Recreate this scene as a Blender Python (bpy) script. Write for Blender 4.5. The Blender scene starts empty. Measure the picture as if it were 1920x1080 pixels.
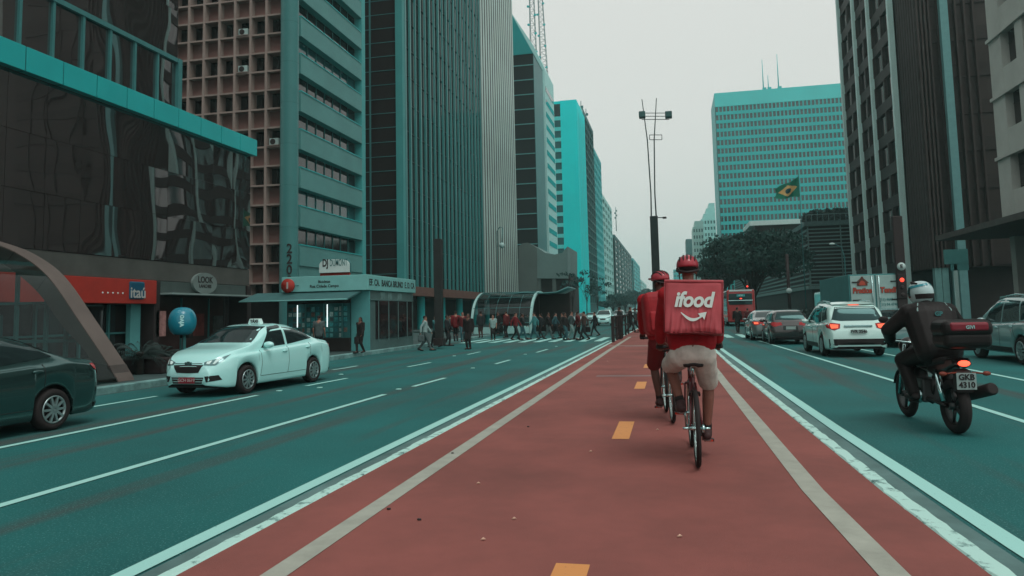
import bpy, bmesh, math, random
import numpy as np
from mathutils import Vector, Matrix
from mathutils.bvhtree import BVHTree
random.seed(7); R = math.radians; PI = math.pi
SC = bpy.context.scene; COL = SC.collection

# ------------------------------------------------------------------ camera, sky, sun, exposure
CAMH = 1.6
YAW, PITCH, ROLL, FPX, PCX, PCY = R(12.021), math.atan(.0896), .022, 1400., 960., 462.2
fw = Vector((-math.sin(YAW)*math.cos(PITCH), math.cos(YAW)*math.cos(PITCH), math.sin(PITCH)))
rt = Vector((math.cos(YAW), math.sin(YAW), 0)); up = rt.cross(fw)
CR = rt*math.cos(ROLL) - up*math.sin(ROLL); CU = up*math.cos(ROLL) + rt*math.sin(ROLL)
cam = bpy.data.objects.new('camera', bpy.data.cameras.new('camera')); COL.objects.link(cam)
m3 = Matrix((CR, CU, -fw)).transposed().to_4x4(); m3.translation = (0, 0, CAMH); cam.matrix_world = m3
cam.data.sensor_width = 36; cam.data.lens = FPX/1920*36; cam.data.clip_end = 6000; cam.data.clip_start = .05
cam.data.shift_y = -(540-PCY)/1920
SC.camera = cam

w = bpy.data.worlds.new("World"); SC.world = w; w.use_nodes = True
nt = w.node_tree; bg = nt.nodes['Background']
sky = nt.nodes.new('ShaderNodeTexSky'); sky.sky_type = 'NISHITA'; sky.sun_disc = False
SUN_EL, SUN_ROT = R(62), R(140)
sky.sun_elevation = SUN_EL; sky.sun_rotation = SUN_ROT; sky.dust_density = 6; sky.air_density = 2.5; sky.ozone_density = 1
hs = nt.nodes.new('ShaderNodeHueSaturation'); hs.inputs['Saturation'].default_value = .06      # cloud cover takes the blue out
mx = nt.nodes.new('ShaderNodeMix'); mx.data_type = 'RGBA'; mx.inputs[0].default_value = .72
mx.inputs[7].default_value = (6.85, 6.95, 6.65, 1)
nt.links.new(sky.outputs[0], hs.inputs['Color']); nt.links.new(hs.outputs[0], mx.inputs[6]); nt.links.new(mx.outputs[2], bg.inputs[0])
bg.inputs[1].default_value = .127
sl = bpy.data.lights.new('sun', 'SUN'); sl.energy = .9; sl.angle = R(25); sl.color = (1, .97, .92)
so = bpy.data.objects.new('sun', sl); COL.objects.link(so)
sd = Vector((math.sin(SUN_ROT)*math.cos(SUN_EL), math.cos(SUN_ROT)*math.cos(SUN_EL), math.sin(SUN_EL)))
so.rotation_euler = sd.to_track_quat('Z', 'Y').to_euler(); so.location = (0, 0, 200)
SC.view_settings.view_transform = 'Standard'; SC.view_settings.look = 'None'; SC.view_settings.exposure = 0.0; SC.view_settings.gamma = 1
SC.cycles.max_bounces = 6; SC.cycles.diffuse_bounces = 3; SC.cycles.glossy_bounces = 3; SC.cycles.transparent_max_bounces = 8; SC.cycles.volume_bounces = 1
SC.cycles.caustics_reflective = False; SC.cycles.caustics_refractive = False

# a photo pixel (1920 x 1080) to a point on a plane of the place
def ray(x, y): return fw + CR*((x-PCX)/FPX) - CU*((y-PCY)/FPX)
def G(x, y, z=0.):
    d = ray(x, y); t = (z-CAMH)/d.z; return Vector((d.x*t, d.y*t, z))
def AX(x, y, X):
    d = ray(x, y); t = X/d.x; return Vector((X, d.y*t, CAMH+d.z*t))
def AY(x, y, Y):
    d = ray(x, y); t = Y/d.y; return Vector((d.x*t, Y, CAMH+d.z*t))

# ------------------------------------------------------------------ materials
def L1(c): c /= 255.; return c/12.92 if c <= .04045 else ((c+.055)/1.055)**2.4
def S(r, g, b): return (L1(r), L1(g), L1(b))
def K(c, k): return tuple(min(.9, x*k) for x in c)
MATS = {}
def pm(name, col, rough=.6, var=.12, scale=2., bump=0., bscale=40., metal=0., coat=0., spec=.2, col2=None, emit=0.):
    if name in MATS: return MATS[name]
    m = bpy.data.materials.new(name); m.use_nodes = True; n = m.node_tree.nodes; l = m.node_tree.links
    b = n['Principled BSDF']; b.inputs['Roughness'].default_value = rough; b.inputs['Metallic'].default_value = metal
    b.inputs['Coat Weight'].default_value = coat; b.inputs['Coat Roughness'].default_value = .04; b.inputs['Specular IOR Level'].default_value = spec
    tc = n.new('ShaderNodeTexCoord')
    if var > 0:
        t = n.new('ShaderNodeTexNoise'); t.inputs['Scale'].default_value = scale; t.inputs['Detail'].default_value = 6; t.inputs['Roughness'].default_value = .65
        l.new(tc.outputs['Object'], t.inputs['Vector'])
        r = n.new('ShaderNodeValToRGB'); e = r.color_ramp.elements; e[0].position = .3; e[1].position = .72
        c2 = col2 or tuple(x*(1+var) for x in col)
        e[0].color = (*[x*(1-var) for x in col], 1); e[1].color = (*[min(1, x) for x in c2], 1)
        l.new(t.outputs[0], r.inputs[0]); l.new(r.outputs[0], b.inputs['Base Color'])
    else: b.inputs['Base Color'].default_value = (*col, 1)
    if bump > 0:
        t2 = n.new('ShaderNodeTexNoise'); t2.inputs['Scale'].default_value = bscale; t2.inputs['Detail'].default_value = 5
        bp = n.new('ShaderNodeBump'); bp.inputs['Strength'].default_value = bump; bp.inputs['Distance'].default_value = .02
        l.new(tc.outputs['Object'], t2.inputs['Vector']); l.new(t2.outputs[0], bp.inputs['Height']); l.new(bp.outputs[0], b.inputs['Normal'])
    if emit > 0:
        b.inputs['Emission Color'].default_value = (*col, 1); b.inputs['Emission Strength'].default_value = emit
    MATS[name] = m; return m
def clear_glass(name, tint, rough=.03, mixf=.5):
    """thin pane: part see-through, part mirror by angle"""
    if name in MATS: return MATS[name]
    m = bpy.data.materials.new(name); m.use_nodes = True; n = m.node_tree.nodes; l = m.node_tree.links
    n.remove(n['Principled BSDF']); o = n['Material Output']
    tr = n.new('ShaderNodeBsdfTransparent'); tr.inputs[0].default_value = (*tint, 1)
    gl = n.new('ShaderNodeBsdfGlossy'); gl.inputs['Roughness'].default_value = rough; gl.inputs[0].default_value = (.8, .95, .95, 1)
    fr = n.new('ShaderNodeFresnel'); fr.inputs[0].default_value = mixf
    ms = n.new('ShaderNodeMixShader'); l.new(fr.outputs[0], ms.inputs[0]); l.new(tr.outputs[0], ms.inputs[1]); l.new(gl.outputs[0], ms.inputs[2]); l.new(ms.outputs[0], o.inputs[0])
    MATS[name] = m; return m

def road_mat():
    m = pm('asphalt', (.016, .138, .138), rough=.72, var=.0); n = m.node_tree.nodes; l = m.node_tree.links; b = n['Principled BSDF']
    tc = n.new('ShaderNodeTexCoord')
    t1 = n.new('ShaderNodeTexNoise'); t1.inputs['Scale'].default_value = .35; t1.inputs['Detail'].default_value = 5
    mp = n.new('ShaderNodeMapping'); mp.inputs['Scale'].default_value = (1.2, .06, 1)
    t2 = n.new('ShaderNodeTexNoise'); t2.inputs['Scale'].default_value = 1.1; t2.inputs['Detail'].default_value = 3
    t3 = n.new('ShaderNodeTexNoise'); t3.inputs['Scale'].default_value = 60; t3.inputs['Detail'].default_value = 2
    l.new(tc.outputs['Object'], t1.inputs[0]); l.new(tc.outputs['Object'], mp.inputs[0]); l.new(mp.outputs[0], t2.inputs[0]); l.new(tc.outputs['Object'], t3.inputs[0])
    r1 = n.new('ShaderNodeValToRGB'); r1.color_ramp.elements[0].position = .3; r1.color_ramp.elements[1].position = .7
    r1.color_ramp.elements[0].color = (.012, .088, .086, 1); r1.color_ramp.elements[1].color = (.014, .138, .134, 1)
    l.new(t1.outputs[0], r1.inputs[0])
    r2 = n.new('ShaderNodeValToRGB'); r2.color_ramp.elements[0].position = .33; r2.color_ramp.elements[1].position = .5
    r2.color_ramp.elements[0].color = (1, 1, 1, 1); r2.color_ramp.elements[1].color = (0, 0, 0, 1)
    l.new(t2.outputs[0], r2.inputs[0])
    mxa = n.new('ShaderNodeMix'); mxa.data_type = 'RGBA'; mxa.inputs[7].default_value = (.052, .066, .063, 1)
    mu = n.new('ShaderNodeMath'); mu.operation = 'MULTIPLY'; mu.inputs[1].default_value = .9
    l.new(r2.outputs[0], mu.inputs[0]); l.new(mu.outputs[0], mxa.inputs[0]); l.new(r1.outputs[0], mxa.inputs[6])
    r3 = n.new('ShaderNodeValToRGB'); r3.color_ramp.elements[0].position = .58; r3.color_ramp.elements[1].position = .74
    l.new(t3.outputs[0], r3.inputs[0])
    mxb = n.new('ShaderNodeMix'); mxb.data_type = 'RGBA'; mxb.inputs[7].default_value = (.10, .28, .265, 1)
    l.new(r3.outputs[0], mxb.inputs[0]); l.new(mxa.outputs[2], mxb.inputs[6]); l.new(mxb.outputs[2], b.inputs['Base Color'])
    bp = n.new('ShaderNodeBump'); bp.inputs['Strength'].default_value = .35; bp.inputs['Distance'].default_value = .01
    l.new(t3.outputs[0], bp.inputs['Height']); l.new(bp.outputs[0], b.inputs['Normal'])
    return m
def worn_paint(name, col, under, amt=.42, scale=9.):
    if name in MATS: return MATS[name]
    m = pm(name, col, rough=.65, var=0); n = m.node_tree.nodes; l = m.node_tree.links; b = n['Principled BSDF']
    tc = n.new('ShaderNodeTexCoord'); t = n.new('ShaderNodeTexNoise'); t.inputs['Scale'].default_value = scale; t.inputs['Detail'].default_value = 8; t.inputs['Roughness'].default_value = .7
    l.new(tc.outputs['Object'], t.inputs[0])
    r = n.new('ShaderNodeValToRGB'); r.color_ramp.elements[0].position = amt-.05; r.color_ramp.elements[1].position = amt+.05
    r.color_ramp.elements[0].color = (*under, 1); r.color_ramp.elements[1].color = (*col, 1)
    l.new(t.outputs[0], r.inputs[0]); l.new(r.outputs[0], b.inputs['Base Color']); return m
def wavy_glass(name, col=(.020, .014, .014), rough=.015, spec=.6, bump=.055, scale=.28, ior=3.4):
    """dark mirror curtain glass: slow ripples bend what it mirrors"""
    m = pm(name, col, rough=rough, var=0, spec=spec); n = m.node_tree.nodes; l = m.node_tree.links; b = n['Principled BSDF']
    b.inputs['IOR'].default_value = ior
    tc = n.new('ShaderNodeTexCoord'); t = n.new('ShaderNodeTexNoise'); t.inputs['Scale'].default_value = scale; t.inputs['Detail'].default_value = .6
    bp = n.new('ShaderNodeBump'); bp.inputs['Strength'].default_value = 1; bp.inputs['Distance'].default_value = bump
    l.new(tc.outputs['Object'], t.inputs[0]); l.new(t.outputs[0], bp.inputs['Height']); l.new(bp.outputs[0], b.inputs['Normal']); return m

# ------------------------------------------------------------------ mesh building
class MB:
    def __init__(s): s.v = []; s.f = []; s.s = []
    def add(s, vs, fs, sm=False, M=None):
        k = len(s.v)
        s.v += [tuple(M @ Vector(p)) for p in vs] if M is not None else [tuple(p) for p in vs]
        s.f += [tuple(i+k for i in f) for f in fs]; s.s += [sm]*len(fs); return s
    def box(s, c, d, rz=0, M=None):
        x, y, z = d[0]/2, d[1]/2, d[2]/2; T = Matrix.Translation(c) @ Matrix.Rotation(rz, 4, 'Z')
        if M is not None: T = M @ T
        return s.add([(i*x, j*y, k*z) for i in (-1, 1) for j in (-1, 1) for k in (-1, 1)],
                     [(0, 1, 3, 2), (4, 6, 7, 5), (0, 4, 5, 1), (2, 3, 7, 6), (0, 2, 6, 4), (1, 5, 7, 3)], M=T)
    def b2(s, a, b, M=None):      # box from min and max corner
        return s.box([(a[i]+b[i])/2 for i in range(3)], [abs(b[i]-a[i]) for i in range(3)], M=M)
    def grid(s, P, sm=True, closed=False, M=None):
        r, c = len(P), len(P[0]); fs = []
        for i in range(r-1):
            for j in range(c if closed else c-1):
                j2 = (j+1) % c; fs.append((i*c+j, i*c+j2, (i+1)*c+j2, (i+1)*c+j))
        return s.add([p for row in P for p in row], fs, sm, M)
    def tube(s, pts, r, n=8, M=None, sm=True, cap=True, flat=1.):
        pts = [Vector(p) for p in pts]; rs = list(r) if isinstance(r, (list, tuple)) else [r]*len(pts); rings = []; prev = None
        for i, p in enumerate(pts):
            t = (pts[min(i+1, len(pts)-1)]-pts[max(i-1, 0)]).normalized()
            if prev is None: a = Vector((0, 0, 1)) if abs(t.z) < .9 else Vector((1, 0, 0)); u = t.cross(a).normalized()
            else: u = (prev-t*prev.dot(t)); u = u.normalized() if u.length > 1e-6 else t.orthogonal().normalized()
            prev = u; q = t.cross(u)
            rings.append([p+(u*math.cos(2*PI*k/n)+q*math.sin(2*PI*k/n)*flat)*rs[i] for k in range(n)])
        k0 = len(s.v); s.grid(rings, sm, True, M)
        if cap:
            s.f.append(tuple(k0+i for i in reversed(range(n)))); s.f.append(tuple(k0+(len(pts)-1)*n+i for i in range(n))); s.s += [False]*2
        return s
    def lathe(s, prof, n=24, M=None, sm=True):
        return s.grid([[(r*math.cos(2*PI*k/n), r*math.sin(2*PI*k/n), z) for k in range(n)] for r, z in prof], sm, True, M)
    def ell(s, c, rad, n=14, M=None):
        rad = tuple(rad)
        T = Matrix.Translation(c) @ Matrix.Diagonal((*rad, 1)); T = M @ T if M is not None else T
        return s.lathe([(max(1e-4, math.sin(PI*i/(n//2+1))), -math.cos(PI*i/(n//2+1))) for i in range(n//2+2)], n, T)
    def prism(s, poly, O, U, V, d, sm=False, M=None):  # polygon in the plane U,V at O, thickened by d along UxV
        O, U, V = Vector(O), Vector(U), Vector(V); N = U.cross(V).normalized()*d; n = len(poly)
        vs = [O+U*a+V*b for a, b in poly]; vs += [v+N for v in vs]
        s.add(vs, [tuple(reversed(range(n))), tuple(range(n, 2*n))], False, M)
        k = len(s.v)-2*n
        for i in range(n): s.f.append((k+i, k+(i+1) % n, k+n+(i+1) % n, k+n+i)); s.s.append(sm)
        return s
    def cap(s, p, q, r1, r2, n=12):   # tapered capsule
        p, q = Vector(p), Vector(q); d = q-p; ln = d.length
        if ln < 1e-5: return s.ell(p, (r1, r1, r1), n)
        T = Matrix.Translation(p) @ d.to_track_quat('Z', 'Y').to_matrix().to_4x4()
        pr = [(max(1e-4, r1*math.sin(a)), -r1*math.cos(a)) for a in [PI/2*i/4 for i in range(5)]]
        pr += [(max(1e-4, r2*math.cos(a)), ln+r2*math.sin(a)) for a in [PI/2*i/4 for i in range(5)]]
        return s.lathe(pr, n, T)
    def mesh(s, name):
        me = bpy.data.meshes.new(name); me.from_pydata(s.v, [], s.f); me.polygons.foreach_set('use_smooth', s.s); me.update(); return me
    def obj(s, name, mat, parent=None, bevel=0., seg=2, recalc=True):
        me = s.mesh(name)
        if recalc:
            bm = bmesh.new(); bm.from_mesh(me); bmesh.ops.recalc_face_normals(bm, faces=bm.faces); bm.to_mesh(me); bm.free()
        return mobj(name, me, mat, parent, bevel, seg)
def mobj(name, me, mat, parent=None, bevel=0., seg=2):
    o = bpy.data.objects.new(name, me); COL.objects.link(o)
    if mat is not None and not me.materials: me.materials.append(mat)
    if parent is not None: o.parent = parent
    if bevel: md = o.modifiers.new('bevel', 'BEVEL'); md.width = bevel; md.segments = seg; md.limit_method = 'ANGLE'; md.harden_normals = False
    return o
def tag(o, label, cat, group=None, kind=None):
    o['label'] = label; o['category'] = cat
    if group: o['group'] = group
    if kind: o['kind'] = kind
    return o
def thing(name, label, cat, loc=(0, 0, 0), rz=0, group=None):
    o = bpy.data.objects.new(name, None); COL.objects.link(o); o.location = loc; o.rotation_euler = (0, 0, rz); o.empty_display_size = .2
    return tag(o, label, cat, group)
def struct(name, mb, mat, **k):
    o = mb.obj(name, mat, None, **k); o['kind'] = 'structure'; return o
def recol(o, mat):   # a copy sharing its mesh but wearing its own colour
    o.material_slots[0].link = 'OBJECT'; o.material_slots[0].material = mat
KIDS = {}
def copy_tree(o, parent=None):
    c = o.copy(); COL.objects.link(c)
    if parent is not None: c.parent = parent; c.matrix_parent_inverse.identity()
    for ch in [x for x in ALLOBJ() if x.parent == o]: copy_tree(ch, c)
    return c
def ALLOBJ(): return list(COL.objects)
def repeat(name, me, mat, parent, mats, cap=100):
    """instances of one part: the nearest hundred as parts, the rest one part"""
    pw = parent.matrix_basis
    mats = sorted(mats, key=lambda M: ((pw @ M.translation)-Vector((0, 0, CAMH))).length)
    for M in mats[:cap]:
        o = mobj(name, me, mat, parent); o.matrix_local = M
    if len(mats) > cap:
        mb = MB(); vs = [v.co.copy() for v in me.vertices]; fs = [tuple(p.vertices) for p in me.polygons]
        for M in mats[cap:]: mb.add(vs, fs, False, M)
        o = mb.obj(name, mat, parent, recalc=False); o['kind'] = 'stuff'
def text_mesh(s, size, ext=.004, bold=0., shear=0., sx=1., align='CENTER', spacing=1.):
    cu = bpy.data.curves.new('lettering', 'FONT'); cu.body = s; cu.size = size; cu.extrude = ext; cu.offset = bold; cu.shear = shear; cu.align_x = align; cu.align_y = 'CENTER'; cu.space_character = spacing; cu.resolution_u = 3
    o = bpy.data.objects.new('lettering', cu); COL.objects.link(o)
    bpy.context.view_layer.update(); me = bpy.data.meshes.new_from_object(o.evaluated_get(bpy.context.evaluated_depsgraph_get()))
    bpy.data.objects.remove(o); bpy.data.curves.remove(cu)
    if sx != 1.: me.transform(Matrix.Diagonal((sx, 1, 1, 1)))
    me.materials.clear(); return me
def lettering(s, size, mat, parent, O, U, V=(0, 0, 1), **k):   # text lying in the plane U,V at O
    U, V = Vector(U).normalized(), Vector(V).normalized(); N = U.cross(V)
    o = mobj('lettering', text_mesh(s, size, **k), mat, parent)
    M = Matrix((U, V, N)).transposed().to_4x4(); M.translation = O; o.matrix_local = M; return o
def frame(O, U, N):  # local frame of a facade: x along it, y outward, z up
    U, N = Vector(U), Vector(N); M = Matrix((U, N, Vector((0, 0, 1)))).transposed().to_4x4(); M.translation = O; return M
def grid_facade(root, M, W, z0, z1, cols, rows, pier, span, depth, wall, glass, pane_name='window', wall_name='facade', sill=0., mull=True, frame_mat=None, cap=100):
    """real piers and spandrels standing proud of recessed panes"""
    cw, rh = W/cols, (z1-z0)/rows; mb = MB()
    for i in range(cols+1):
        mb.b2((max(0, i*cw-pier/2), -depth, z0), (min(W, i*cw+pier/2), 0, z1), M=M)
    for j in range(rows):
        mb.b2((.003, -depth+.003, z0+j*rh), (W-.003, -.012-sill, z0+j*rh+span), M=M)
    mb.obj(wall_name, wall, root)
    pw, ph = cw-pier, rh-span; pb = MB().box((0, 0, 0), (pw+.04, .04, ph+.04))
    if mull:
        pb.box((0, .045, 0), (.05, .05, ph)); pb.box((0, .045, ph*.18), (pw, .04, .04))
    me = pb.mesh(pane_name)
    repeat(pane_name, me, glass, root, [M @ Matrix.Translation(((i+.5)*cw, -depth+.08, z0+j*rh+span+ph/2)) for i in range(cols) for j in range(rows)], cap)

# ------------------------------------------------------------------ shared materials
TEAL = (.035, .42, .41)
M_asph = road_mat()
M_white = worn_paint('road_white', (.34, .66, .61), (.05, .22, .21), .30, 14)
M_kerbw = worn_paint('kerb_white', (.44, .70, .64), (.10, .20, .19), .41, 7)
M_lane = pm('lane_line_pale', (.34, .36, .31), rough=.7, var=.16, scale=4)
M_red = pm('bike_lane_red', (.225, .086, .075), rough=.85, var=.22, scale=.7, bump=.25, bscale=120, col2=(.285, .096, .083))
M_orange = worn_paint('dash_orange', (.62, .27, .09), (.27, .1, .09), .36, 16)
M_pave = pm('pavement_grey', (.05, .085, .083), rough=.8, var=.25, scale=1.5, bump=.15)
M_gutter = pm('gutter_grey', (.10, .18, .175), rough=.8, var=.3, scale=1.3)
M_black = pm('near_black', (.026, .022, .022), rough=.55, var=.2)
M_dark = pm('dark_brown', (.032, .026, .026), rough=.5, var=.2)
M_chrome = pm('chrome', (.5, .72, .72), rough=.15, metal=1, var=0)
M_tyre = pm('tyre_rubber', (.024, .021, .021), rough=.8, var=.15)
M_lamp = pm('lit_red', (1, .07, .04), var=0, emit=1.6)
M_glassdk = pm('dark_window_glass', (.020, .017, .018), rough=.06, var=0, spec=.7)
M_glasstl = pm('teal_window_glass', (.02, .10, .105), rough=.08, var=.3, scale=.3, spec=.8)

# ================================================================== THE SETTING
BZ = .2
def strip(name, pts, wd, z, mat, th=.0, seg=None):
    """painted line: pts are (Y, X) centres"""
    mb = MB(); P = []
    for (y, x) in pts: P.append([(x-wd/2, y, z), (x+wd/2, y, z)])
    mb.grid(P, False); return struct(name, mb, mat)
gmb = MB().add([(-158, -58, -.03), (158, -58, -.03), (158, 1640, -.03), (-158, 1640, -.03)], [(0, 1, 2, 3)])
struct('ground', gmb, M_pave)
rmb = MB().grid([[(-13.2, y, 0), (-2.6, y, 0), (1.3, y, 0), (12.2, y, 0)] for y in (-15, 20, 60, 140, 400, 1600)], False)
rmb.add([(-90, 58.5, .002), (-13.2, 58.5, .002), (-13.2, 65.5, .002), (-90, 65.5, .002)], [(0, 1, 2, 3)])
struct('road', rmb, M_asph)
KR = [(-6, 1.62), (3, 1.57), (4.4, 1.55), (6.2, 1.49), (11, 1.42), (20, 1.31), (40, 1.25), (1500, 1.2)]
KRo = [(-6, 1.76), (3, 1.71), (4.4, 1.69), (6.2, 1.63), (11, 1.55), (20, 1.43), (40, 1.37), (1500, 1.32)]
def lerpX(pl, y): return float(np.interp(y, [p[0] for p in pl], [p[1] for p in pl]))
ys = [-6, 0, 2, 3, 3.7, 4.4, 5.3, 6.2, 8, 11, 15, 20, 30, 40, 80, 200, 1500]
mb = MB().grid([[(-2.74, y, BZ), (-1, y, BZ), (lerpX(KR, y), y, BZ)] for y in ys], False); struct('bike_lane', mb, M_red)
def kerb_poly(xa, xb, z, ysl, jit=.0):
    mb = MB(); rows = []
    for y in ysl:
        j = random.uniform(-jit, jit); a, b = xa(y)+j, xb(y)-j*.6
        rows.append([(a, y, -.02), (a, y, z-.02), (a+.02, y, z), (b-.02, y, z), (b, y, z-.02), (b, y, -.02)])
    return mb.grid(rows, False)
yd = list(np.arange(-4, 24, .12))+[26, 30, 36, 60, 120, 400, 1500]
struct('kerb', kerb_poly(lambda y: -2.85, lambda y: -2.735, BZ+.006, yd, .010), M_kerbw)
struct('kerb', kerb_poly(lambda y: lerpX(KR, y)-.005, lambda y: lerpX(KRo, y), BZ+.006, yd, .014), M_kerbw)
mb = MB().grid([[(lerpX(KRo, y)-.01, y, .004), (lerpX(KRo, y)+.38, y, .004)] for y in ys], False); struct('gutter', mb, M_gutter)
mb = MB().grid([[(-3.36, y, .004), (-2.83, y, .004)] for y in (-6, 20, 100, 1500)], False); struct('gutter', mb, M_gutter)
strip('lane_marking', [(y, -3.46) for y in (-4, 10, 30, 41)], .15, .008, M_white)
strip('lane_marking', [(y, lerpX([(3, 2.26), (5.6, 2.15), (10.6, 2.03), (29, 1.83), (60, 1.75)], y)) for y in (-4, 3, 5.6, 8, 10.6, 20, 29, 42)], .16, .008, M_white)
strip('lane_marking', [(y, -2.31+.14*(1-min(1, y/27.))) for y in (-4, 3.6, 12, 27, 41)], .15, BZ+.004, M_lane)
strip('lane_marking', [(-4, 1.12), (3, 1.09), (4.3, 1.07), (6.2, .99), (15, .90), (41, .86)], .16, BZ+.004, M_lane)
LA = [(-5, -5.95), (8, -5.88), (15, -5.84), (20, -5.68), (32, -5.43), (60, -5.4)]
LB = [(-5, -8.7), (8, -8.64), (15, -8.6), (24, -8.1), (60, -8.0)]
LC = [(-5, -11.0), (14, -10.87), (22, -10.15), (60, -10.1)]
for pl, segs in ((LA, [(-5, 14.6), (16.2, 18.4), (23.4, 25.4), (30, 32.5)]), (LB, [(-5, 14.4), (16.4, 18.4), (22.4, 24.4), (29, 31)]), (LC, [(-5, 14.2), (17.5, 18.8), (21.3, 23)])):
    for a, b in segs: strip('lane_marking', [(a, lerpX(pl, a)), ((a+b)/2, lerpX(pl, (a+b)/2)), (b, lerpX(pl, b))], .12, .008, M_white)
strip('lane_marking', [(-3, 4.62), (9, 4.56), (17.6, 4.49), (43, 3.95)], .12, .008, M_white)
strip('lane_marking', [(-3, 7.15), (20, 6.95), (43, 6.3)], .12, .008, M_white)
for a, b in ((4.27, 3.0), (9.72, 8.4), (15.1, 13.75), (20, 18.7), (25.8, 24.3), (31, 29.7), (37, 35.6)):
    strip('lane_marking', [(b, -.58-.005*b), (a, -.58-.005*a)], .19, BZ+.004, M_orange)
for k in range(11): strip('crosswalk_marking', [(40.5, -11.6+k*.84), (46.5, -11.6+k*.84)], .42, .008, M_white)
for k in range(11): strip('crosswalk_marking', [(43, 2.2+k*.84), (48.5, 2.2+k*.84)], .42, .008, M_white)
for y in (30.5, 42): mb = MB().add([(-2.6, y, BZ+.004), (1.2, y, BZ+.004), (1.2, y+.25, BZ+.004), (-2.6, y+.25, BZ+.004)], [(0, 1, 2, 3)]); struct('crosswalk_marking', mb, M_lane)
# pavements
def pavement(xs, y0, y1, side):
    ed = -12.55 if side < 0 else 11.9; far = -60 if side < 0 else 70
    mb = MB().b2((min(ed-.0, far), y0, -.02), (max(ed, far), y1, .15)); struct('pavement', mb, M_pave)
    mb = MB(); rows = []
    for y in (np.arange(y0, min(y1, 60)+.01, .5) if y0 < 60 else (y0, 100, 300, 1500)):
        j = random.uniform(-.012, .012); a, b = (ed-.16, ed+.05+j) if side < 0 else (ed-.05+j, ed+.16)
        rows.append([(a, y, -.02), (a, y, .165), (b-.02, y, .165), (b, y, .14), (b, y, -.02)] if side < 0 else [(a, y, -.02), (a, y, .14), (a+.02, y, .165), (b, y, .165), (b, y, -.02)])
    struct('kerb', mb.grid(rows, False), pm('pavement_kerb', (.16, .31, .30), rough=.8, var=.45, scale=2.2))
pavement(None, -15, 58.5, -1); pavement(None, 65.5, 1500, -1); pavement(None, -15, 1500, 1)
# litter flecks on the lane and studs on the lines
for i, (x, y) in enumerate([(964, 975), (1108, 848), (1275, 1008), (897, 908), (906, 1014), (1233, 807), (1139, 678)]):
    p = G(x, y, BZ); mb = MB(); a = random.random()*3; mb.tube([(p.x-.016, p.y, BZ+.006), (p.x, p.y+.006, BZ+.012), (p.x+.014, p.y+.014, BZ+.006)], [.003, .009, .002], 6)
    tag(mb.obj('dry_leaf', pm('leaf_pale', (.55, .36, .27), var=.2), None), 'small pale curled leaf fleck lying on the red bike lane', 'leaf', 'leaf flecks on the bike lane')
for i, (x, y) in enumerate([(728, 956), (785, 976), (848, 851), (990, 801)]):
    p = G(x, y, BZ); mb = MB().ell((p.x, p.y, BZ+.008), (.013, .008, .008), 8).ell((p.x+.01, p.y+.006, BZ+.007), (.008, .01, .007), 8)
    tag(mb.obj('soil_crumb', M_dark, None), 'small dark crumb of dirt on the red bike lane', 'crumb', 'dirt crumbs on the bike lane')
for i, (x, y) in enumerate([(748, 731), (524, 734), (887, 691), (852, 668), (985, 665), (1043, 650), (640, 703), (600, 728)]):
    p = G(x, y); mb = MB().prism([(-.06, -.045), (.06, -.045), (.045, .045), (-.045, .045)], (p.x, p.y, .004), (1, 0, 0), (0, 1, 0), .022)
    tag(mb.obj('road_stud', M_white, None, bevel=.006), 'small white road stud on the asphalt beside a broken lane line', 'road stud', 'road studs between the left lanes')
p = G(1000, 655, BZ)
for (x, y, l) in ((1205, 706, 1.0), (1215, 650, .9)):
    p = G(x, y, BZ); mb = MB().add([(p.x-l, p.y, BZ+.003), (p.x+.3, p.y, BZ+.003), (p.x+.3, p.y+.35, BZ+.003), (p.x-l, p.y+.3, BZ+.003)], [(0, 1, 2, 3)]); struct('road_patch', mb, pm('patch_grey', (.2, .13, .125), var=.2))

# ================================================================== BUILDINGS, LEFT
M_mirror = wavy_glass('mirror_glass'); M_fascia = pm('teal_fascia_panel', (.02, .39, .39), rough=.4, var=.1, scale=.4)
M_frame = pm('teal_grey_frame', (.05, .19, .19), rough=.5, var=.1)
M_shopdk = pm('shop_dark', (.03, .027, .026), rough=.6, var=.3, scale=.6); M_itau = pm('sign_red', (.36, .035, .025), rough=.5, var=.12)
M_white_paint = pm('white_paint', (.6, .78, .75), rough=.5, var=.06); M_signblue = pm('sign_blue', (.008, .075, .13), rough=.5, var=.15)
b1 = thing('office_building', 'black mirrored glass office block with teal band over red shopfront', 'building', (-20, 20, 0))
b1y0, b1y1, b1yu = -30, 12.7, 7.05
MB().b2((-24, b1y0, .15), (-1.3, b1y1, 3.9)).b2((-24, b1y0, 3.9), (-.06, b1y1-.06, 9.6)).b2((-24, b1y0, 9.6), (-.06, b1yu-.06, 40)).obj('core', M_shopdk, b1)
def glass_panels(mb, y0, y1, z0, z1, wy, wz, X=0.):
    ny, nz = max(1, round((y1-y0)/wy)), max(1, round((z1-z0)/wz))
    for i in range(ny):
        for j in range(nz):
            a, b = y0+(y1-y0)*i/ny, y0+(y1-y0)*(i+1)/ny; c, d = z0+(z1-z0)*j/nz, z0+(z1-z0)*(j+1)/nz
            t = [random.uniform(-.004, .004) for _ in range(3)]
            mb.add([(X+t[0]+t[1], a+.006, c+.006), (X+t[0]-t[1], b-.006, c+.006), (X+t[0]-t[1]+t[2], b-.006, d-.006), (X+t[0]+t[1]+t[2], a+.006, d-.006)], [(0, 1, 2, 3)])
    return mb
glass_panels(MB(), b1y0, b1y1, 4.0, 9.56, 1.52, 1.86).obj('mirror_glass', M_mirror, b1)
glass_panels(MB(), b1y0, b1yu, 10.4, 40, 1.55, 2.1).obj('upper_mirror_glass', M_mirror, b1)
fz0, fz1 = 9.57, 10.37
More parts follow.
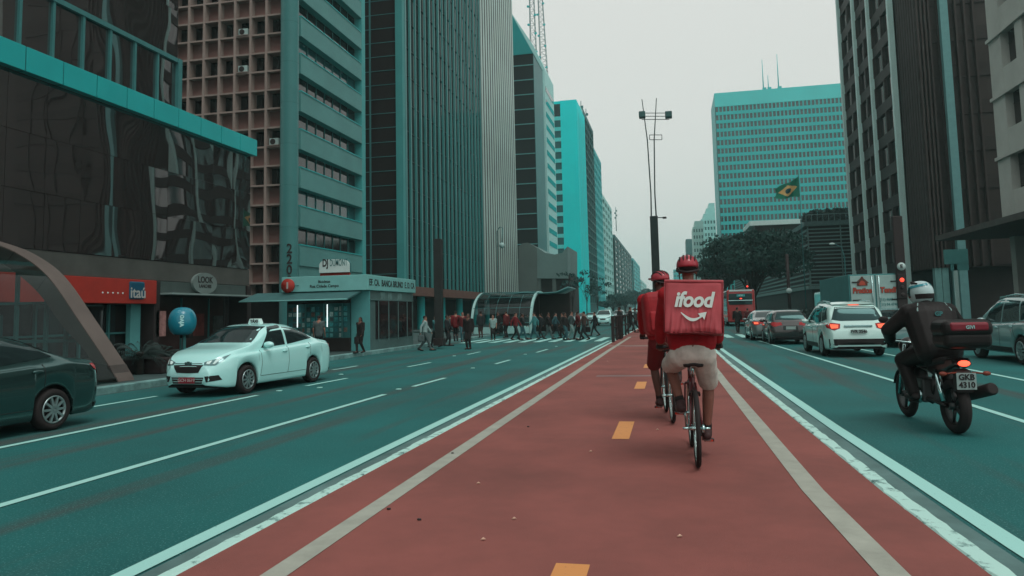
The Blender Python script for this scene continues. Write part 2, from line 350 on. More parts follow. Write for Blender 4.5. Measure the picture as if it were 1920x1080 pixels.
for i in range(24):
    y1 = b1y1+.1-i*1.5; MB().b2((.0, y1-1.5+.03, fz0), (.30, y1-.015, fz1)).obj('fascia_panel', M_fascia, b1, bevel=.012)
MB().b2((-.1, b1y0, fz0+.02), (.26, b1y1+.08, fz1-.02)).obj('fascia_backing', M_black, b1)
mf = MB(); zt = 12.47
mf.b2((.0, b1y0, zt-.09), (.13, b1yu+.12, zt+.09)); mf.b2((0, b1yu-.12, fz1), (.16, b1yu+.12, zt+.09))
for i in range(16): y = b1yu-1.3*i-1.3; mf.b2((.0, y-.05, fz1), (.10, y+.05, zt-.09))
mf.obj('glazing_frame', M_frame, b1)
MB().b2((-24, b1yu-.05, fz1), (-.1, b1yu+.02, 40)).obj('end_wall', M_dark, b1)
# shop level
MB().b2((-1.2, b1y0, 3.22), (-.02, b1y1, 3.98)).obj('lintel', pm('lintel_grey', (.075, .08, .073), rough=.7, var=.2, scale=.8), b1)
MB().b2((-.1, -8, 2.28), (.10, 5.92, 3.2)).obj('sign_board', M_itau, b1, bevel=.02)
MB().b2((.02, 4.38, 2.44), (.16, 5.2, 3.12)).obj('sign_square', M_signblue, b1, bevel=.08, seg=4)
lettering('itaú', .58, pm('sign_letter', (.38, .40, .38), var=0), b1, (.168, 4.8, 2.68), (0, 1, 0), bold=.01)
for k in range(5): MB().ell((.11, 3.05+k*.25, 2.66), (.02, .035, .035), 8).obj('sign_dot', M_white_paint, b1)
for y in (6.1, 12.7): MB().b2((-1.0, y-.17, .15), (0, y+.17, 3.2)).obj('pillar', M_dark, b1, bevel=.02)
sg = MB()
for y in (-6, -3.5, -1, 1.0, 2.9, 4.3): sg.b2((-.75, y-.04, .15), (-.65, y+.04, 2.26))
sg.b2((-.76, -8, 1.15), (-.67, 5.2, 1.22)); sg.obj('shop_frame', M_frame, b1)
MB().b2((-.9, -8, .15), (-.78, 5.9, 2.26)).obj('shop_window', M_glassdk, b1)
MB().b2((-.55, 5.05, .15), (-.35, 5.6, 2.28)).obj('pillar', pm('pillar_pale', (.10, .33, .33), var=.1), b1)
MB().b2((-.6, -2.3, .7), (-.5, -1.7, 2.0)).obj('poster', M_glasstl, b1); MB().b2((-.6, -.6, .7), (-.55, -.35, 1.9)).obj('poster', M_glasstl, b1)
MB().b2((-.3, 6.05, 1.0), (.0, 6.65, 2.0)).obj('poster', pm('poster_pink', (.3, .16, .15), var=.6, scale=3), b1)
MB().b2((-.1, 6.3, 2.74), (-.02, 12.4, 3.2)).obj('sign_board', pm('sign_grey', (.06, .085, .08), var=.15), b1)
ov = MB().prism([(.86*math.cos(t*PI/16), .46*math.sin(t*PI/16)) for t in range(32)], (0, 9.03, 3.2), (0, 1, 0), (0, 0, 1), .12).obj('sign_oval', pm('oval_white', (.15, .20, .19), var=.1), b1)
lettering('LOOK', .38, M_black, b1, (.126, 9.03, 3.34), (0, 1, 0), bold=.008); lettering('LANCHES', .2, M_black, b1, (.126, 9.03, 3.07), (0, 1, 0), bold=.004)
MB().b2((-.1, 6.3, 2.66), (.5, 12.4, 2.73)).obj('awning_edge', pm('pale_trim', (.22, .3, .29), var=.1), b1)
MB().b2((-1.3, 6.3, .15), (-1.2, 12.4, 2.65)).obj('shop_front', pm('shop_red_dark', (.05, .024, .023), var=.4, scale=.7), b1)
for y in (7.6, 9.2, 11.2): MB().b2((-1.2, y-.03, .15), (-1.14, y+.03, 2.6)).obj('shop_frame', M_frame, b1)
MB().b2((-1.19, 9.4, .9), (-1.12, 10.8, 1.9)).obj('menu_board', pm('menu_red', (.16, .04, .036), var=.5, scale=3), b1)
MB().b2((-1.14, 11.5, .2), (-1.08, 12.2, 1.8)).obj('menu_board', pm('menu_grey', (.07, .08, .075), var=.5, scale=3), b1)

# ---- the banded and egg-crate block with a round corner
M_conc = pm('concrete_warm', (.30, .242, .215), rough=.8, var=.12, scale=.5, bump=.08, bscale=4)
M_tile = pm('teal_grey_tile', (.10, .29, .28), rough=.55, var=.12, scale=.3); M_spand = pm('spandrel_pink', (.23, .135, .12), rough=.8, var=.15, scale=.6)
b2 = thing('tower_block', 'concrete tower with egg crate front and teal round corner column numbered 2200', 'building', (-25, 46.6, 0))
Hh = 48
MB().b2((-30, .95, .15), (-.75, 11.3, Hh)).obj('core', M_glassdk, b2)
cyl = MB().lathe([(.62, z) for z in (.15, Hh)], 32, Matrix.Translation((-.6, .1, 0)))
cyl.obj('corner_column', pm('column_teal', (.065, .23, .225), rough=.4, var=.1, scale=.3), b2)
for z in np.arange(4.9, Hh, 2.9*2/2): MB().lathe([(.622, z-.02), (.632, z), (.622, z+.02)], 32, Matrix.Translation((-.6, .1, 0))).obj('column_ring', M_frame, b2)
for k, d in enumerate('2200'):
    a = R(-58); pz = 6.28-.72*k
    U = Vector((-math.sin(a), math.cos(a), 0)); lettering(d, .9, M_black, b2, Vector((-.6, .1, pz))+Vector((math.cos(a), math.sin(a), 0))*.66, U, bold=.018, sx=.85)
nb = 16; fl = 2.72; zb = 5.2
for j in range(nb):
    z = zb+j*fl
    MB().b2((-.62, .62, z), (0, 11.45, z+1.42)).obj('spandrel_band', M_tile, b2, bevel=.02)
    MB().b2((-.5, .62, z+1.42), (.04, 11.1, z+1.50)).obj('band_sill', M_fascia, b2)
    wm = MB(); wm.b2((-.72, .62, z+1.5), (-.66, 11.3, z+fl))
    wm.obj('window', M_glasstl if j % 4 == 1 else M_glassdk, b2)
    fm = MB()
    for q in range(8): fm.b2((-.66, 1.3+q*1.4, z+1.5), (-.6, 1.36+q*1.4, z+fl))
    fm.obj('window_frame', M_frame, b2)
MB().b2((-.7, 11.2, .15), (0.02, 11.9, Hh)).obj('edge_pier', pm('edge_teal', (.07, .36, .355), var=.1), b2, bevel=.02)
MB().b2((-.72, .62, .15), (-.1, 11.2, zb)).obj('base_wall', M_tile, b2)
MB().b2((-.74, 2.5, .16), (-.02, 9.5, 3.0)).obj('entrance', M_shopdk, b2)
# egg-crate front facing down the avenue
Mf = frame((-1.2, .1, 0), (-1, 0, 0), (0, -1, 0)); cw = 1.24; ncol = 20; W = cw*ncol
fr_ = MB()
for i in range(ncol+1): fr_.b2((i*cw-.09, -.85, 3.0), (i*cw+.09, 0, Hh), M=Mf)
rows = 16
for j in range(rows*2+1):
    z = 4.05+j*fl/2; fr_.b2((0, -.85, z-.06), (W, -.004, z+.06), M=Mf)
fr_.obj('egg_crate', M_conc, b2)
sp = MB().box((0, 0, 0), (cw-.18, .1, fl/2-.12)).mesh('spandrel_panel')
repeat('spandrel_panel', sp, M_spand, b2, [Mf @ Matrix.Translation(((i+.5)*cw, -.5, 4.05+fl/4+j*fl)) for i in range(ncol) for j in range(rows)])
wp = MB().box((0, 0, 0), (cw-.18, .05, fl/2-.12)).box((.12, .05, 0), (.06, .05, fl/2-.14)).box((0, .05, -fl*.1), (cw-.2, .05, .05)).mesh('window')
repeat('window', wp, M_glassdk, b2, [Mf @ Matrix.Translation(((i+.5)*cw, -.8, 4.05+3*fl/4+j*fl)) for i in range(ncol) for j in range(rows)])
M_ac = pm('ac_white', (.36, .5, .48), var=.1)
def aircon(c, r):
    a = thing('air_conditioner', '', 'air conditioner', group='air conditioners on the egg crate front')
    MB().b2((-.36, -.16, 0), (.36, .16, .5)).obj('casing', M_ac, a, bevel=.03)
    MB().lathe([(.2, 0), (.2, .03), (.16, .035), (.001, .035)], 18, Matrix.Translation((-.08, -.16, .26)) @ Matrix.Rotation(PI/2, 4, 'X')).obj('fan_grille', M_black, a)
    MB().b2((-.45, -.3, -.05), (.45, .3, 0)).obj('bracket', M_conc, a)
    p = Mf @ Vector(((c+.5)*cw, -.22, 4.05+r*fl/2+.11)); a.location = Vector(b2.location)+p; return a
for (px, py, lb) in ((514, 306, 'white air conditioner lowest on the egg crate front near the column'), (447, 165, 'white air conditioner in the middle bay of the egg crate front'), (443, 97, 'white air conditioner highest on the egg crate front')):
    q = AY(px, py, 46.6); c = int((-26.2-q.x)/cw); r = int((q.z-4.05)/(fl/2)); r += (1 - r % 2); a = aircon(c, r); a['label'] = lb

# sign standing before the block
sgn = thing('shop_sign', 'white arched sign with thin tall lettering on legs above the kiosk roof', 'sign', (-20.9, 44, 0))
pa, pb_, pc = AY(600, 512, 44), AY(656, 516, 44), AY(628, 486, 44); sw = (pb_.x-pa.x); sgn.location.x = (pa.x+pb_.x)/2; z0, z1 = pa.z, pc.z
pts = [(-sw/2, 0), (sw/2, 0)]+[(sw/2*math.cos(t)**.6 if math.cos(t) > 0 else -sw/2*abs(math.cos(t))**.6, (z1-z0)*(.55+.45*math.sin(t))) for t in [PI*k/12 for k in range(13)]]
MB().prism(pts, (0, 0, z0), (1, 0, 0), (0, 0, 1), .12).obj('panel', M_white_paint, sgn)
MB().prism([(x*1.05, y*1.05-.02) for x, y in pts], (0, .04, z0), (1, 0, 0), (0, 0, 1), -.1).obj('rim', M_frame, sgn)
lettering('DJ', .66, M_black, sgn, (-sw*.29, -.13, z0+.60), (1, 0, 0), bold=.022, sx=.62); lettering('DUMONT', .62, M_frame, sgn, (sw*.15, -.13, z0+.60), (1, 0, 0), sx=.44, bold=.004)
MB().b2((-sw/2, .02, z0-.3), (sw/2, .1, z0-.02)).obj('red_strip', M_itau, sgn)
for x in (-sw*.35, sw*.35): MB().b2((x-.06, .04, .15), (x+.06, .12, z0)).obj('leg', M_frame, sgn)

# ---- dark glass tower with teal mullions
M_tglass = wavy_glass('tower_glass', (.026, .020, .020), rough=.06, spec=.5, bump=.01, ior=1.6)
M_mull = pm('teal_mullion', (.05, .235, .23), rough=.35, var=.15, scale=.15)
b3 = thing('glass_tower', 'dark glass tower with close upright teal mullions beyond the cross street', 'building', (-25, 67, 0)); Ht = 74
MB().b2((-28, .0, 4.3), (-.05, 31, Ht)).obj('curtain_wall', M_tglass, b3)
MB().b2((-28, .3, .15), (-3.2, 31, 4.3)).obj('lobby', M_shopdk, b3)
MB().b2((-28, -.25, 3.55), (.35, 55, 4.45)).obj('lintel', pm('lintel_brown', (.14, .075, .06), rough=.7, var=.15), b3)
for y in np.arange(.35, 54, 7.2): MB().lathe([(.42, .15), (.42, 3.56)], 20, Matrix.Translation((-.75, y, 0))).obj('pillar', M_fascia, b3)
mm = MB().b2((0, -.15, 4.46), (.21, .15, Ht)).mesh('mullion')
for k in range(20): o = mobj('mullion', mm, M_mull, b3); o.location = (0, .9+k*1.58, 0); o.scale = (1.3 if k == 0 else 1, 1.35 if k == 0 else (1 if k % 2 else .62), 1)
MB().b2((-.35, -.35, 4.46), (.36, .35, Ht)).obj('corner_pier', pm('pier_teal', (.06, .30, .295), var=.15, scale=.2), b3)
tr = MB()
for z in np.arange(5.6, Ht, 1.42): tr.b2((-28, -.05, z-.03), (-.35, .01, z+.03))
tr.obj('transom', M_frame, b3); tr = MB()
for z in np.arange(5.6, Ht, 2.84): tr.b2((-.05, .4, z-.03), (.05, 31, z+.03))
tr.obj('street_transom', pm('transom_dark', (.03, .07, .07), var=.1), b3)
for x in (-3.1, -6.2, -9.3, -12.4): MB().b2((x-.07, -.12, 4.46), (x+.07, .02, Ht)).obj('mullion', M_frame, b3)
# ---- finely ribbed tower next to it
b4 = thing('ribbed_tower', 'tall tower clad in fine pale upright metal ribs', 'building', (-25, 98, 0))
MB().b2((-28, .05, 4.45), (-.1, 24.3, Ht)).obj('wall', pm('rib_recess', (.035, .028, .027), var=.2, scale=.1), b4)
rb = MB().prism([(-.36, 0), (.36, 0), (.33, .05), (-.33, .05)], (0, 0, 4.46), (0, 1, 0), (1, 0, 0), -(Ht-4.46)).mesh('rib')
M_rib = pm('rib_pale', (.42, .58, .54), rough=.35, var=.25, scale=.06, metal=.2)
for k in range(17): o = mobj('rib', rb, M_rib, b4); o.location = (-.1, .5+k*1.45, 0)
MB().b2((-28, .2, .15), (-3.2, 24, 4.45)).obj('lobby', M_shopdk, b4)
# ---- leaning-roof tower
b5 = thing('sloped_tower', 'dark glass tower with teal slanting gable top behind the ribbed tower', 'building', (-25, 141, 0))
za = AY(1003, 100, 141).z; zl = AY(963, 35, 141).z; xr = AY(1004, 300, 141).x+25; xl = AY(963, 35, 141).x+25
MB().prism([(xr, .15), (xr, za), (-26, za), (-26, .15)], (0, 0, 0), (1, 0, 0), (0, 0, 1), -11).obj('curtain_wall', pm('dark_curtain', (.022, .026, .027), rough=.12, var=.1, scale=.1), b5)
gs = (zl-za)/(xl-xr); MB().prism([(xr+.1, za), (xr-14, za+gs*-14), (-26, za+gs*-14), (-26, za)], (0, -.1, 0), (1, 0, 0), (0, 0, 1), -11.2).obj('gable', pm('gable_teal', (.02, .30, .30), rough=.4, var=.2, scale=.1), b5)
tr = MB()
for z in np.arange(6, za, 2.95): tr.b2((-26, -.12, z-.09), (xr+.02, .02, z+.09))
tr.obj('transom', pm('transom_pale', (.11, .35, .34), var=.1), b5)
MB().b2((xr-.02, .2, .2), (xr+.06, 10.8, za-.2)).obj('side_glass', pm('side_teal', (.02, .17, .175), rough=.4, var=.2, scale=.1), b5)
# pale wall behind it
b6 = thing('pale_slab', 'pale blank wall tower showing a thin strip beside the dark gabled tower', 'building', (-25, 172, 0))
q1, q2, q3 = AY(1000, 100, 172), AY(1019, 128, 172), AY(1025, 300, 172)
mb = MB().prism([(q1.x+25-6, .15), (q3.x+25, .15), (q3.x+25, q2.z), (q1.x+25, q1.z+2), (q1.x+25-6, q1.z+12)], (0, 0, 0), (1, 0, 0), (0, 0, 1), -14); mb.obj('wall', pm('pale_wall', (.34, .62, .60), var=.08, scale=.1), b6)
lo = MB()
for z in np.arange(8, q2.z-4, 3.1): lo.b2((q3.x+25-.02, 1, z), (q3.x+25+.06, 13, z+1.2))
lo.obj('window_band', M_glasstl, b6)
# ---- bright teal tower
M_tealw = pm('teal_wall', (.003, .72, .72), rough=.7, var=.10, scale=.05)
b7 = thing('teal_tower', 'bright teal tower with a blank wall and one stack of windows', 'building', (-25, 195, 0))
x0, x1 = AY(1012, 300, 195).x+25, AY(1084, 300, 195).x+25; zt7 = AY(1050, 189, 195).z
MB().b2((x0-6, .3, .15), (x1, 19, zt7)).obj('core', M_tealw, b7)
wa, wb = AY(1022, 300, 195).x+25, AY(1053, 300, 195).x+25
MB().b2((wb, 0, .15), (x1+.02, .35, zt7+.02)).obj('blank_wall', M_tealw, b7)
MB().b2((x0-6, -.1, .15), (wa-.1, .35, zt7-4)).obj('side_glass', pm('teal_glass_bright', (.015, .22, .235), rough=.15, var=.25, scale=.15), b7)
for z in np.arange(4, zt7-5, 2.88):
    MB().b2((wa, .0, z), (wb, .35, z+1.0)).obj('balcony', pm('balcony_teal', (.10, .62, .60), var=.1), b7)
    MB().b2((wa, .2, z+1.0), (wa+(wb-wa)*.5, .42, z+2.88)).obj('window', M_glassdk, b7); MB().b2((wa+(wb-wa)*.5, .2, z+1.0), (wb, .42, z+2.88)).obj('window', M_glasstl, b7)
MB().b2((wa, .15, zt7-4), (wb, .4, zt7-.8)).obj('window', M_glassdk, b7)
gf = frame((x1, .4, 0), (0, 1, 0), (1, 0, 0)); grid_facade(b7, gf, 18.5, 4, zt7-3, 5, 20, .7, 1.2, .4, pm('street_face_teal', (.08, .45, .44), var=.1), M_glassdk, mull=False)
# ---- the row beyond
def block(name, label, px0, px1, ptop, wall, glass, depth_w=26, rows=20, X=-25., cols=None, style='grid', pyside=400):
    a = AX(px0, pyside, X); b = AX(px1, pyside, X); zt = AX(px0, ptop, X).z; L = b.y-a.y
    o = thing(name, label, 'building', (X, a.y, 0)); s = 1 if X < 0 else -1
    MB().b2((-s*depth_w, .0, .15), (-s*.45, L, zt-.3)).obj('core', wall, o)
    M = frame((0, .0, 0), (0, 1, 0), (s, 0, 0)); cols = cols or max(3, int(L/4)); pier = L/cols*.3
    grid_facade(o, M, L, 4, zt-1.5, cols, rows, pier if style == 'grid' else pier*.2, (zt-5.5)/rows*(.4 if style != 'fins' else .15), .45, wall, glass, mull=False)
    MB().b2((-s*depth_w, -.02, zt-1.52), (.02, L+.02, zt)).obj('parapet', wall, o)
    M2 = frame((-s*.1, 0, 0), (-s, 0, 0), (0, -1, 0)); c2 = max(3, int(depth_w/3.5))
    grid_facade(o, M2, depth_w-.3, 4, zt-1.5, c2, rows, depth_w/c2*.45, (zt-5.5)/rows*.5, .3, wall, glass, mull=False)
    return o, zt, L
M_far1 = pm('far_teal', (.03, .40, .41), var=.12, scale=.05); M_far2 = pm('far_dark', (.025, .12, .12), var=.15, scale=.05); M_far3 = pm('far_pale', (.30, .62, .59), var=.1, scale=.05)
o8, z8, L8 = block('apartment_block', 'teal block with pale window grid just beyond the bright teal tower', 1094, 1098, 212, M_far3, M_glasstl, rows=19, cols=4)
block('apartment_block', 'dark narrow block with ribbed front and roof aerials', 1098, 1117, 215, M_far2, M_glassdk, rows=22, cols=5, style='fins')
block('apartment_block', 'mid teal slab behind the dark ribbed block', 1117, 1130, 285, M_far1, M_glasstl, rows=20, cols=5)
block('apartment_block', 'pale low slab with wide balconies seen far up the left side', 1130, 1147, 365, M_far3, M_glasstl, rows=14, cols=4)
o, zt, L = block('apartment_block', 'dark flat topped tower far up the left side', 1151, 1181, 438, M_far2, M_glassdk, rows=12, cols=6, depth_w=16)
block('apartment_block', 'pale teal distant block right of the dark flat tower', 1184, 1196, 480, M_far1, M_glasstl, rows=11, cols=4, depth_w=14)
block('apartment_block', 'lowest pale distant block where the avenue ends', 1197, 1207, 520, M_far3, M_glasstl, rows=7, cols=4, depth_w=20)
# roof aerials
for (px, py, X, l) in ((1098, 200, -25, 'thin roof aerial nearest on the dark ribbed block'), (1107, 214, -25, 'short roof aerial with dishes on the dark ribbed block'), (1160, 395, -25, 'thin mast above the dark flat topped tower')):
    q = AX(px, py, X); q.x -= 1.5; zb_ = {1098: 60, 1107: 60, 1160: 42}[px]
    mb = MB().tube([(0, 0, zb_), (0, 0, q.z+2)], [.25, .12], 6)
    for k in range(4): mb.box((0.3*(-1)**k, 0, q.z-1.2*k), (.8, .5, .8))
    o = mb.obj('roof_aerial', M_far2, None); o.location = (q.x, q.y, 0); tag(o, l, 'aerial')
# lattice masts
def lattice_mast(label, base, top, w0, w1, n, lean=(0, 0)):
    o = thing('lattice_mast', label, 'mast', base, 0, 'lattice masts above the left towers'); H = top; mb = MB(); prev = None
    for i in range(n+1):
        t = i/n; wd = w0+(w1-w0)*t; c = [(sx*wd+lean[0]*t, sy*wd+lean[1]*t, H*t) for sx, sy in ((-1, -1), (1, -1), (1, 1), (-1, 1))]
        if prev:
            for k in range(4): mb.tube([prev[k], c[k]], .06, 4, sm=False); mb.tube([prev[k], c[(k+1) % 4]], .035, 4, sm=False); mb.tube([c[k], c[(k+1) % 4]], .035, 4, sm=False)
        prev = c
    mb.obj('lattice', M_far2, o)
    d = MB()
    for i in range(9): z = H*(.25+.08*i); sd = (-1)**i; d.tube([(sd*.7+lean[0]*z/H, -.7, z), (sd*1.0+lean[0]*z/H, -1.0, z)], [.3, .3], 8)
    d.obj('antennas', M_far1, o); return o
q = AY(1023, 188, 200); t = AY(1010, -60, 200); lattice_mast('lattice mast rising from the bright teal tower', (q.x, 200, q.z-.5), t.z-q.z, 1.05, .45, 26, (t.x-q.x, 0))
q = AY(1001, 110, 180); t = AY(995, -60, 180); lattice_mast('lattice mast rising behind the dark gabled tower', (q.x, 180, q.z-6), t.z-q.z+6, .8, .45, 16, (t.x-q.x, 0))
# ---- low concrete hall with scooped roof
b8 = thing('concrete_hall', 'low grey concrete hall with scooped roof edge and dark entrance', 'building', (-25, 118, 0))
def fx(x, y): p = AY(x, y, 124); return (p.x+25, p.z)
M_hall = pm('hall_concrete', (.115, .16, .15), rough=.85, var=.15, scale=.15)
MB().prism([fx(972, 630), fx(972, 462), fx(980, 456), fx(990, 455), fx(1003, 462), fx(1007, 466), fx(1007, 630)], (0, 6, 0), (1, 0, 0), (0, 0, 1), -14).obj('end_wall', M_hall, b8)
MB().prism([fx(1006, 522), fx(1006, 463), fx(1022, 474), fx(1040, 477), fx(1054, 474), fx(1060, 466), fx(1064, 462), fx(1064, 522)], (0, 6.1, 0), (1, 0, 0), (0, 0, 1), -13).obj('roof_beam', pm('hall_beam', (.15, .25, .24), rough=.85, var=.15, scale=.15), b8)
MB().b2((2.6, 7.5, .15), (8.2, 19, 8)).obj('entrance', M_shopdk, b8)
a, b = fx(1006, 560), fx(1064, 560)
for x in (a[0]+.4, a[0]+3): MB().b2((x-.3, 6.3, .15), (x+.3, 7, 7.5)).obj('pillar', M_hall, b8)

# ================================================================== BUILDINGS, RIGHT
M_fin = pm('fin_pale', (.56, .82, .78), rough=.45, var=.12, scale=.2); M_rdark = pm('right_dark', (.040, .033, .030), rough=.5, var=.25, scale=.3)
M_rglass = wavy_glass('right_glass', (.03, .03, .03), rough=.05, ior=2.6, bump=.01)
r1 = thing('fin_tower', 'dark tower with white upright fins and ribbed corner on the right', 'building', (24, 77, 0)); Hr = 72
MB().b2((.4, .4, 5), (26, 30, Hr)).obj('core', M_rdark, r1)
MB().b2((1.8, 1.6, .15), (25, 29, 5)).obj('lobby', M_shopdk, r1)
Ms = frame((0, 30, 0), (0, -1, 0), (-1, 0, 0))
fin = MB().b2((-.42, -.26, .15), (.1, .26, Hr)).mesh('fin')
fy = [AX(1605, 510, 24).y-77, AX(1632, 480, 24).y-77, AX(1660, 470, 24).y-77, AX(1702, 470, 24).y-77]
for y in fy: o = mobj('fin', fin, M_fin, r1); o.location = (0, y, 0)
segs = [(29.8, fy[0])]+[(fy[i], fy[i+1]) for i in range(3)]
fr2 = MB(); panes = []
for (ya, yb) in segs[1:]:
    n = 2; wd = (ya-yb-.7)/n
    for z in np.arange(5, Hr, 3.6):
        fr2.b2((-.02, yb+.25, z), (.42, ya-.25, z+1.25))
        for k in range(n):
            yc = yb+.35+wd*(k+.5); panes.append(Matrix.Translation((.26, yc, z+1.25+1.175)))
        for k in range(n+1): yc = yb+.35+wd*k; fr2.b2((-.1, yc-.22, z+1.25), (.42, yc+.22, z+3.6))
fr2.obj('spandrels', pm('right_spandrel', (.036, .030, .028), rough=.6, var=.2), r1)
wd = 3.3; pn = MB().box((0, 0, 0), (.06, wd, 2.34)).box((-.05, .2, 0), (.05, .08, 2.34)).mesh('window'); repeat('window', pn, M_rglass, r1, panes)
MB().b2((.0, fy[0]+.2, 5), (.4, 30, Hr)).obj('side_wall', M_rdark, r1)
rib2 = MB().prism([(-.15, 0), (.15, 0), (.08, .34), (-.08, .34)], (0, 0, 5), (1, 0, 0), (0, -1, 0), -(Hr-5)).mesh('rib')
M_rrib = pm('right_rib', (.05, .041, .038), rough=.5, var=.25, scale=.3)
for k in range(9): o = mobj('rib', rib2, M_rrib, r1); o.location = (.3+(k*.35 if k < 4 else 1.05+(k-3)*.78), .4, 0)
for k in range(8): o = mobj('rib', rib2, M_rrib, r1); o.location = (.41, .5+k*(fy[3]-.9)/8, 0); o.rotation_euler = (0, 0, -PI/2)
band = MB()
for z in np.arange(5.2, Hr, 3.6): band.b2((0.1, .3, z), (16, .42, z+1.3))
band.obj('spandrels', pm('right_spandrel2', (.032, .027, .025), rough=.6, var=.2), r1)
fx_ = AY(1800, 470, 77).x-24
MB().b2((fx_-.35, -.5, .15), (fx_+.35, .3, Hr)).obj('fin', pm('fin_teal', (.14, .33, .33), var=.1), r1)
fr3 = MB()
for k in range(5): fr3.b2((fx_+.5+k*2.3, .22, 5), (fx_+.62+k*2.3, .43, Hr))
fr3.obj('window_frame', M_rdark, r1)
for x in (.3, 1.8, fx_-1.6): MB().b2((x, .2, .15), (x+.55, .9, 5)).obj('pillar', pm('pillar_teal', (.14, .32, .31), var=.1), r1)
for (x0_, x1_) in ((2.4, fx_-1.7),): MB().b2((x0_, .9, 2.2), (x1_, 1.0, 5)).obj('glazing', M_glasstl, r1)
r6 = thing('office_tower', 'pale tower hidden behind the fin tower and mirrored in the black glass', 'building', (30, 108, 0))
MB().b2((.4, .3, .15), (14, 9, 46)).obj('core', M_rdark, r6); grid_facade(r6, frame((0, 9.2, 0), (0, -1, 0), (-1, 0, 0)), 9.2, 4, 46, 9, 22, .38, .9, .3, pm('mirrored_pale', (.26, .52, .50), var=.1), M_glasstl)
# ---- stone building nearer
r2 = thing('stone_building', 'pale stone corner building with deep windows over a dark canopy', 'building', (22, 56, 0)); Hs = 40
M_stone = pm('stone_pale', (.47, .50, .465), rough=.8, var=.12, scale=.4, bump=.1, bscale=3)
Mst = frame((0, -26, 0), (0, 1, 0), (-1, 0, 0))
grid_facade(r2, Mst, 26-1.4, 7.2, Hs, 8, 8, 1.0, 1.7, .6, M_stone, M_glassdk, mull=True, sill=0.)
MB().b2((.55, -26, .15), (20, -.3, Hs)).obj('core', M_shopdk, r2)
MB().b2((0, -1.42, 6.8), (.6, 0, Hs)).obj('corner_pier', M_stone, r2, bevel=.05); MB().b2((.02, -.32, 6.8), (12, 0.02, Hs)).obj('end_wall', M_stone, r2)
sl_ = MB()
for j in range(1, 9): z = 7.2+j*4.1; sl_.b2((-.16, -26, z-.12), (0, 0.03, z+.1))
sl_.obj('string_course', M_stone, r2)
cv = MB(); cv.prism([(-4.2, 5.9), (-4.2, 6.25), (0, 7.25), (.5, 7.25), (.5, 5.9)], (0, 0, 0), (1, 0, 0), (0, 0, 1), 26); cv.obj('canopy', pm('canopy_grey', (.085, .08, .075), var=.2), r2)
for y in (-1.5, -9, -17, -25): MB().b2((-.1, y-.35, .15), (.55, y+.35, 5.9)).obj('pillar', M_stone, r2)
MB().b2((.5, -26, .16), (.56, -.4, 5.9)).obj('shop_front', M_glassdk, r2)
# low wall and sign by the entrance between them
tb = thing('totem_sign', 'teal stepped totem sign on a white pole by the tower entrance', 'sign', (19.6, 62, 0)); q = AY(1790, 490, 62); tb.location.x = q.x
MB().b2((-.12, -.1, .15), (.12, .1, q.z)).obj('pole', M_fin, tb); MB().b2((-.7, -.12, q.z-.2), (.9, .12, q.z+.9)).obj('panel', pm('totem_teal', (.10, .34, .33), var=.1), tb); MB().b2((-.3, -.1, q.z-.7), (.9, .1, q.z-.2)).obj('panel', pm('totem_teal', (.1, .34, .33)), tb)

# ---- the big gridded tower and its slatted podium
M_big = pm('big_tower_teal', (.015, .30, .30), rough=.5, var=.1, scale=.02)
r3 = thing('grid_tower', 'wide teal tower with rows of dark windows above the trees', 'building', (22, 333, 0))
zT = AY(1345, 175, 333).z; xa = AY(1345, 300, 333).x; xb = 74; r3.location.x = xa; WB = xb-xa
MB().b2((0.3, .7, .15), (WB, 28, zT)).obj('core', M_big, r3)
Mg = frame((0, 0, 0), (1, 0, 0), (0, -1, 0)); z0g, z1g = 8, AY(1350, 200, 333).z; rowsg = int((z1g-z0g)/3.6)
grid_facade(r3, Mg, WB, z0g, z1g, 33, rowsg, .48, 1.4, .6, pm('big_tower_frame', (.012, .38, .375), rough=.5, var=.1, scale=.02), M_glassdk, mull=True)
MB().b2((0, -.02, z1g), (WB, .7, zT+.1)).obj('parapet', pm('big_parapet', (.06, .50, .485), var=.12, scale=.04), r3)
MB().b2((-.02, .0, 8), (.3, 28, zT+.08)).obj('side_wall', M_big, r3)
for (px, py) in ((1429, 110), (1457, 100), (1440, 140)):
    q = AY(px, py, 340); o = MB().tube([(0, 0, zT-1), (0, 0, q.z)], [.35, .1], 6).box((0.4, 0, zT+2), (1.6, 1, 2.2)).obj('roof_aerial', M_far1, None); o.location = (q.x, 341, 0)
    tag(o, {1429: 'tall thin mast left on the roof of the wide teal tower', 1457: 'tall thin mast right on the roof of the wide teal tower', 1440: 'short mast between the tall ones on the wide teal tower'}[px], 'aerial')
r4 = thing('slatted_podium', 'low dark building clad in pale horizontal slats below the wide teal tower', 'building', (20, 118, 0))
MB().b2((.4, .4, .15), (60, 140, 13.6)).obj('core', M_shopdk, r4); MB().b2((-.3, -.3, 13.6), (60, 140, 14.3)).obj('roof_slab', pm('podium_slab', (.09, .16, .155), var=.2), r4)
M_slat = pm('slat_pale', (.16, .27, .26), rough=.6, var=.15)
sl1 = MB().b2((0, 0, -.13), (.12, 140, .13)).mesh('slat'); sl2 = MB().b2((0, 0, -.09), (40, .12, .09)).mesh('slat')
for z in np.arange(5.1, 13.3, .72): o = mobj('slat', sl1, M_slat, r4); o.location = (0, .12, z)
for z in np.arange(4.9, 13.3, .55): o = mobj('slat', sl2, M_slat, r4); o.location = (0, 0, z)
po = MB()
for x in np.arange(.2, 40, 4.6): po.b2((x-.07, .12, 4.6), (x+.07, .3, 13.6))
po.obj('slat_posts', M_slat, r4)
MB().b2((-.2, -.2, 4.2), (45, .3, 4.75)).obj('lintel', M_slat, r4); MB().b2((-.2, .3, 4.2), (.3, 140, 4.75)).obj('lintel', M_slat, r4)
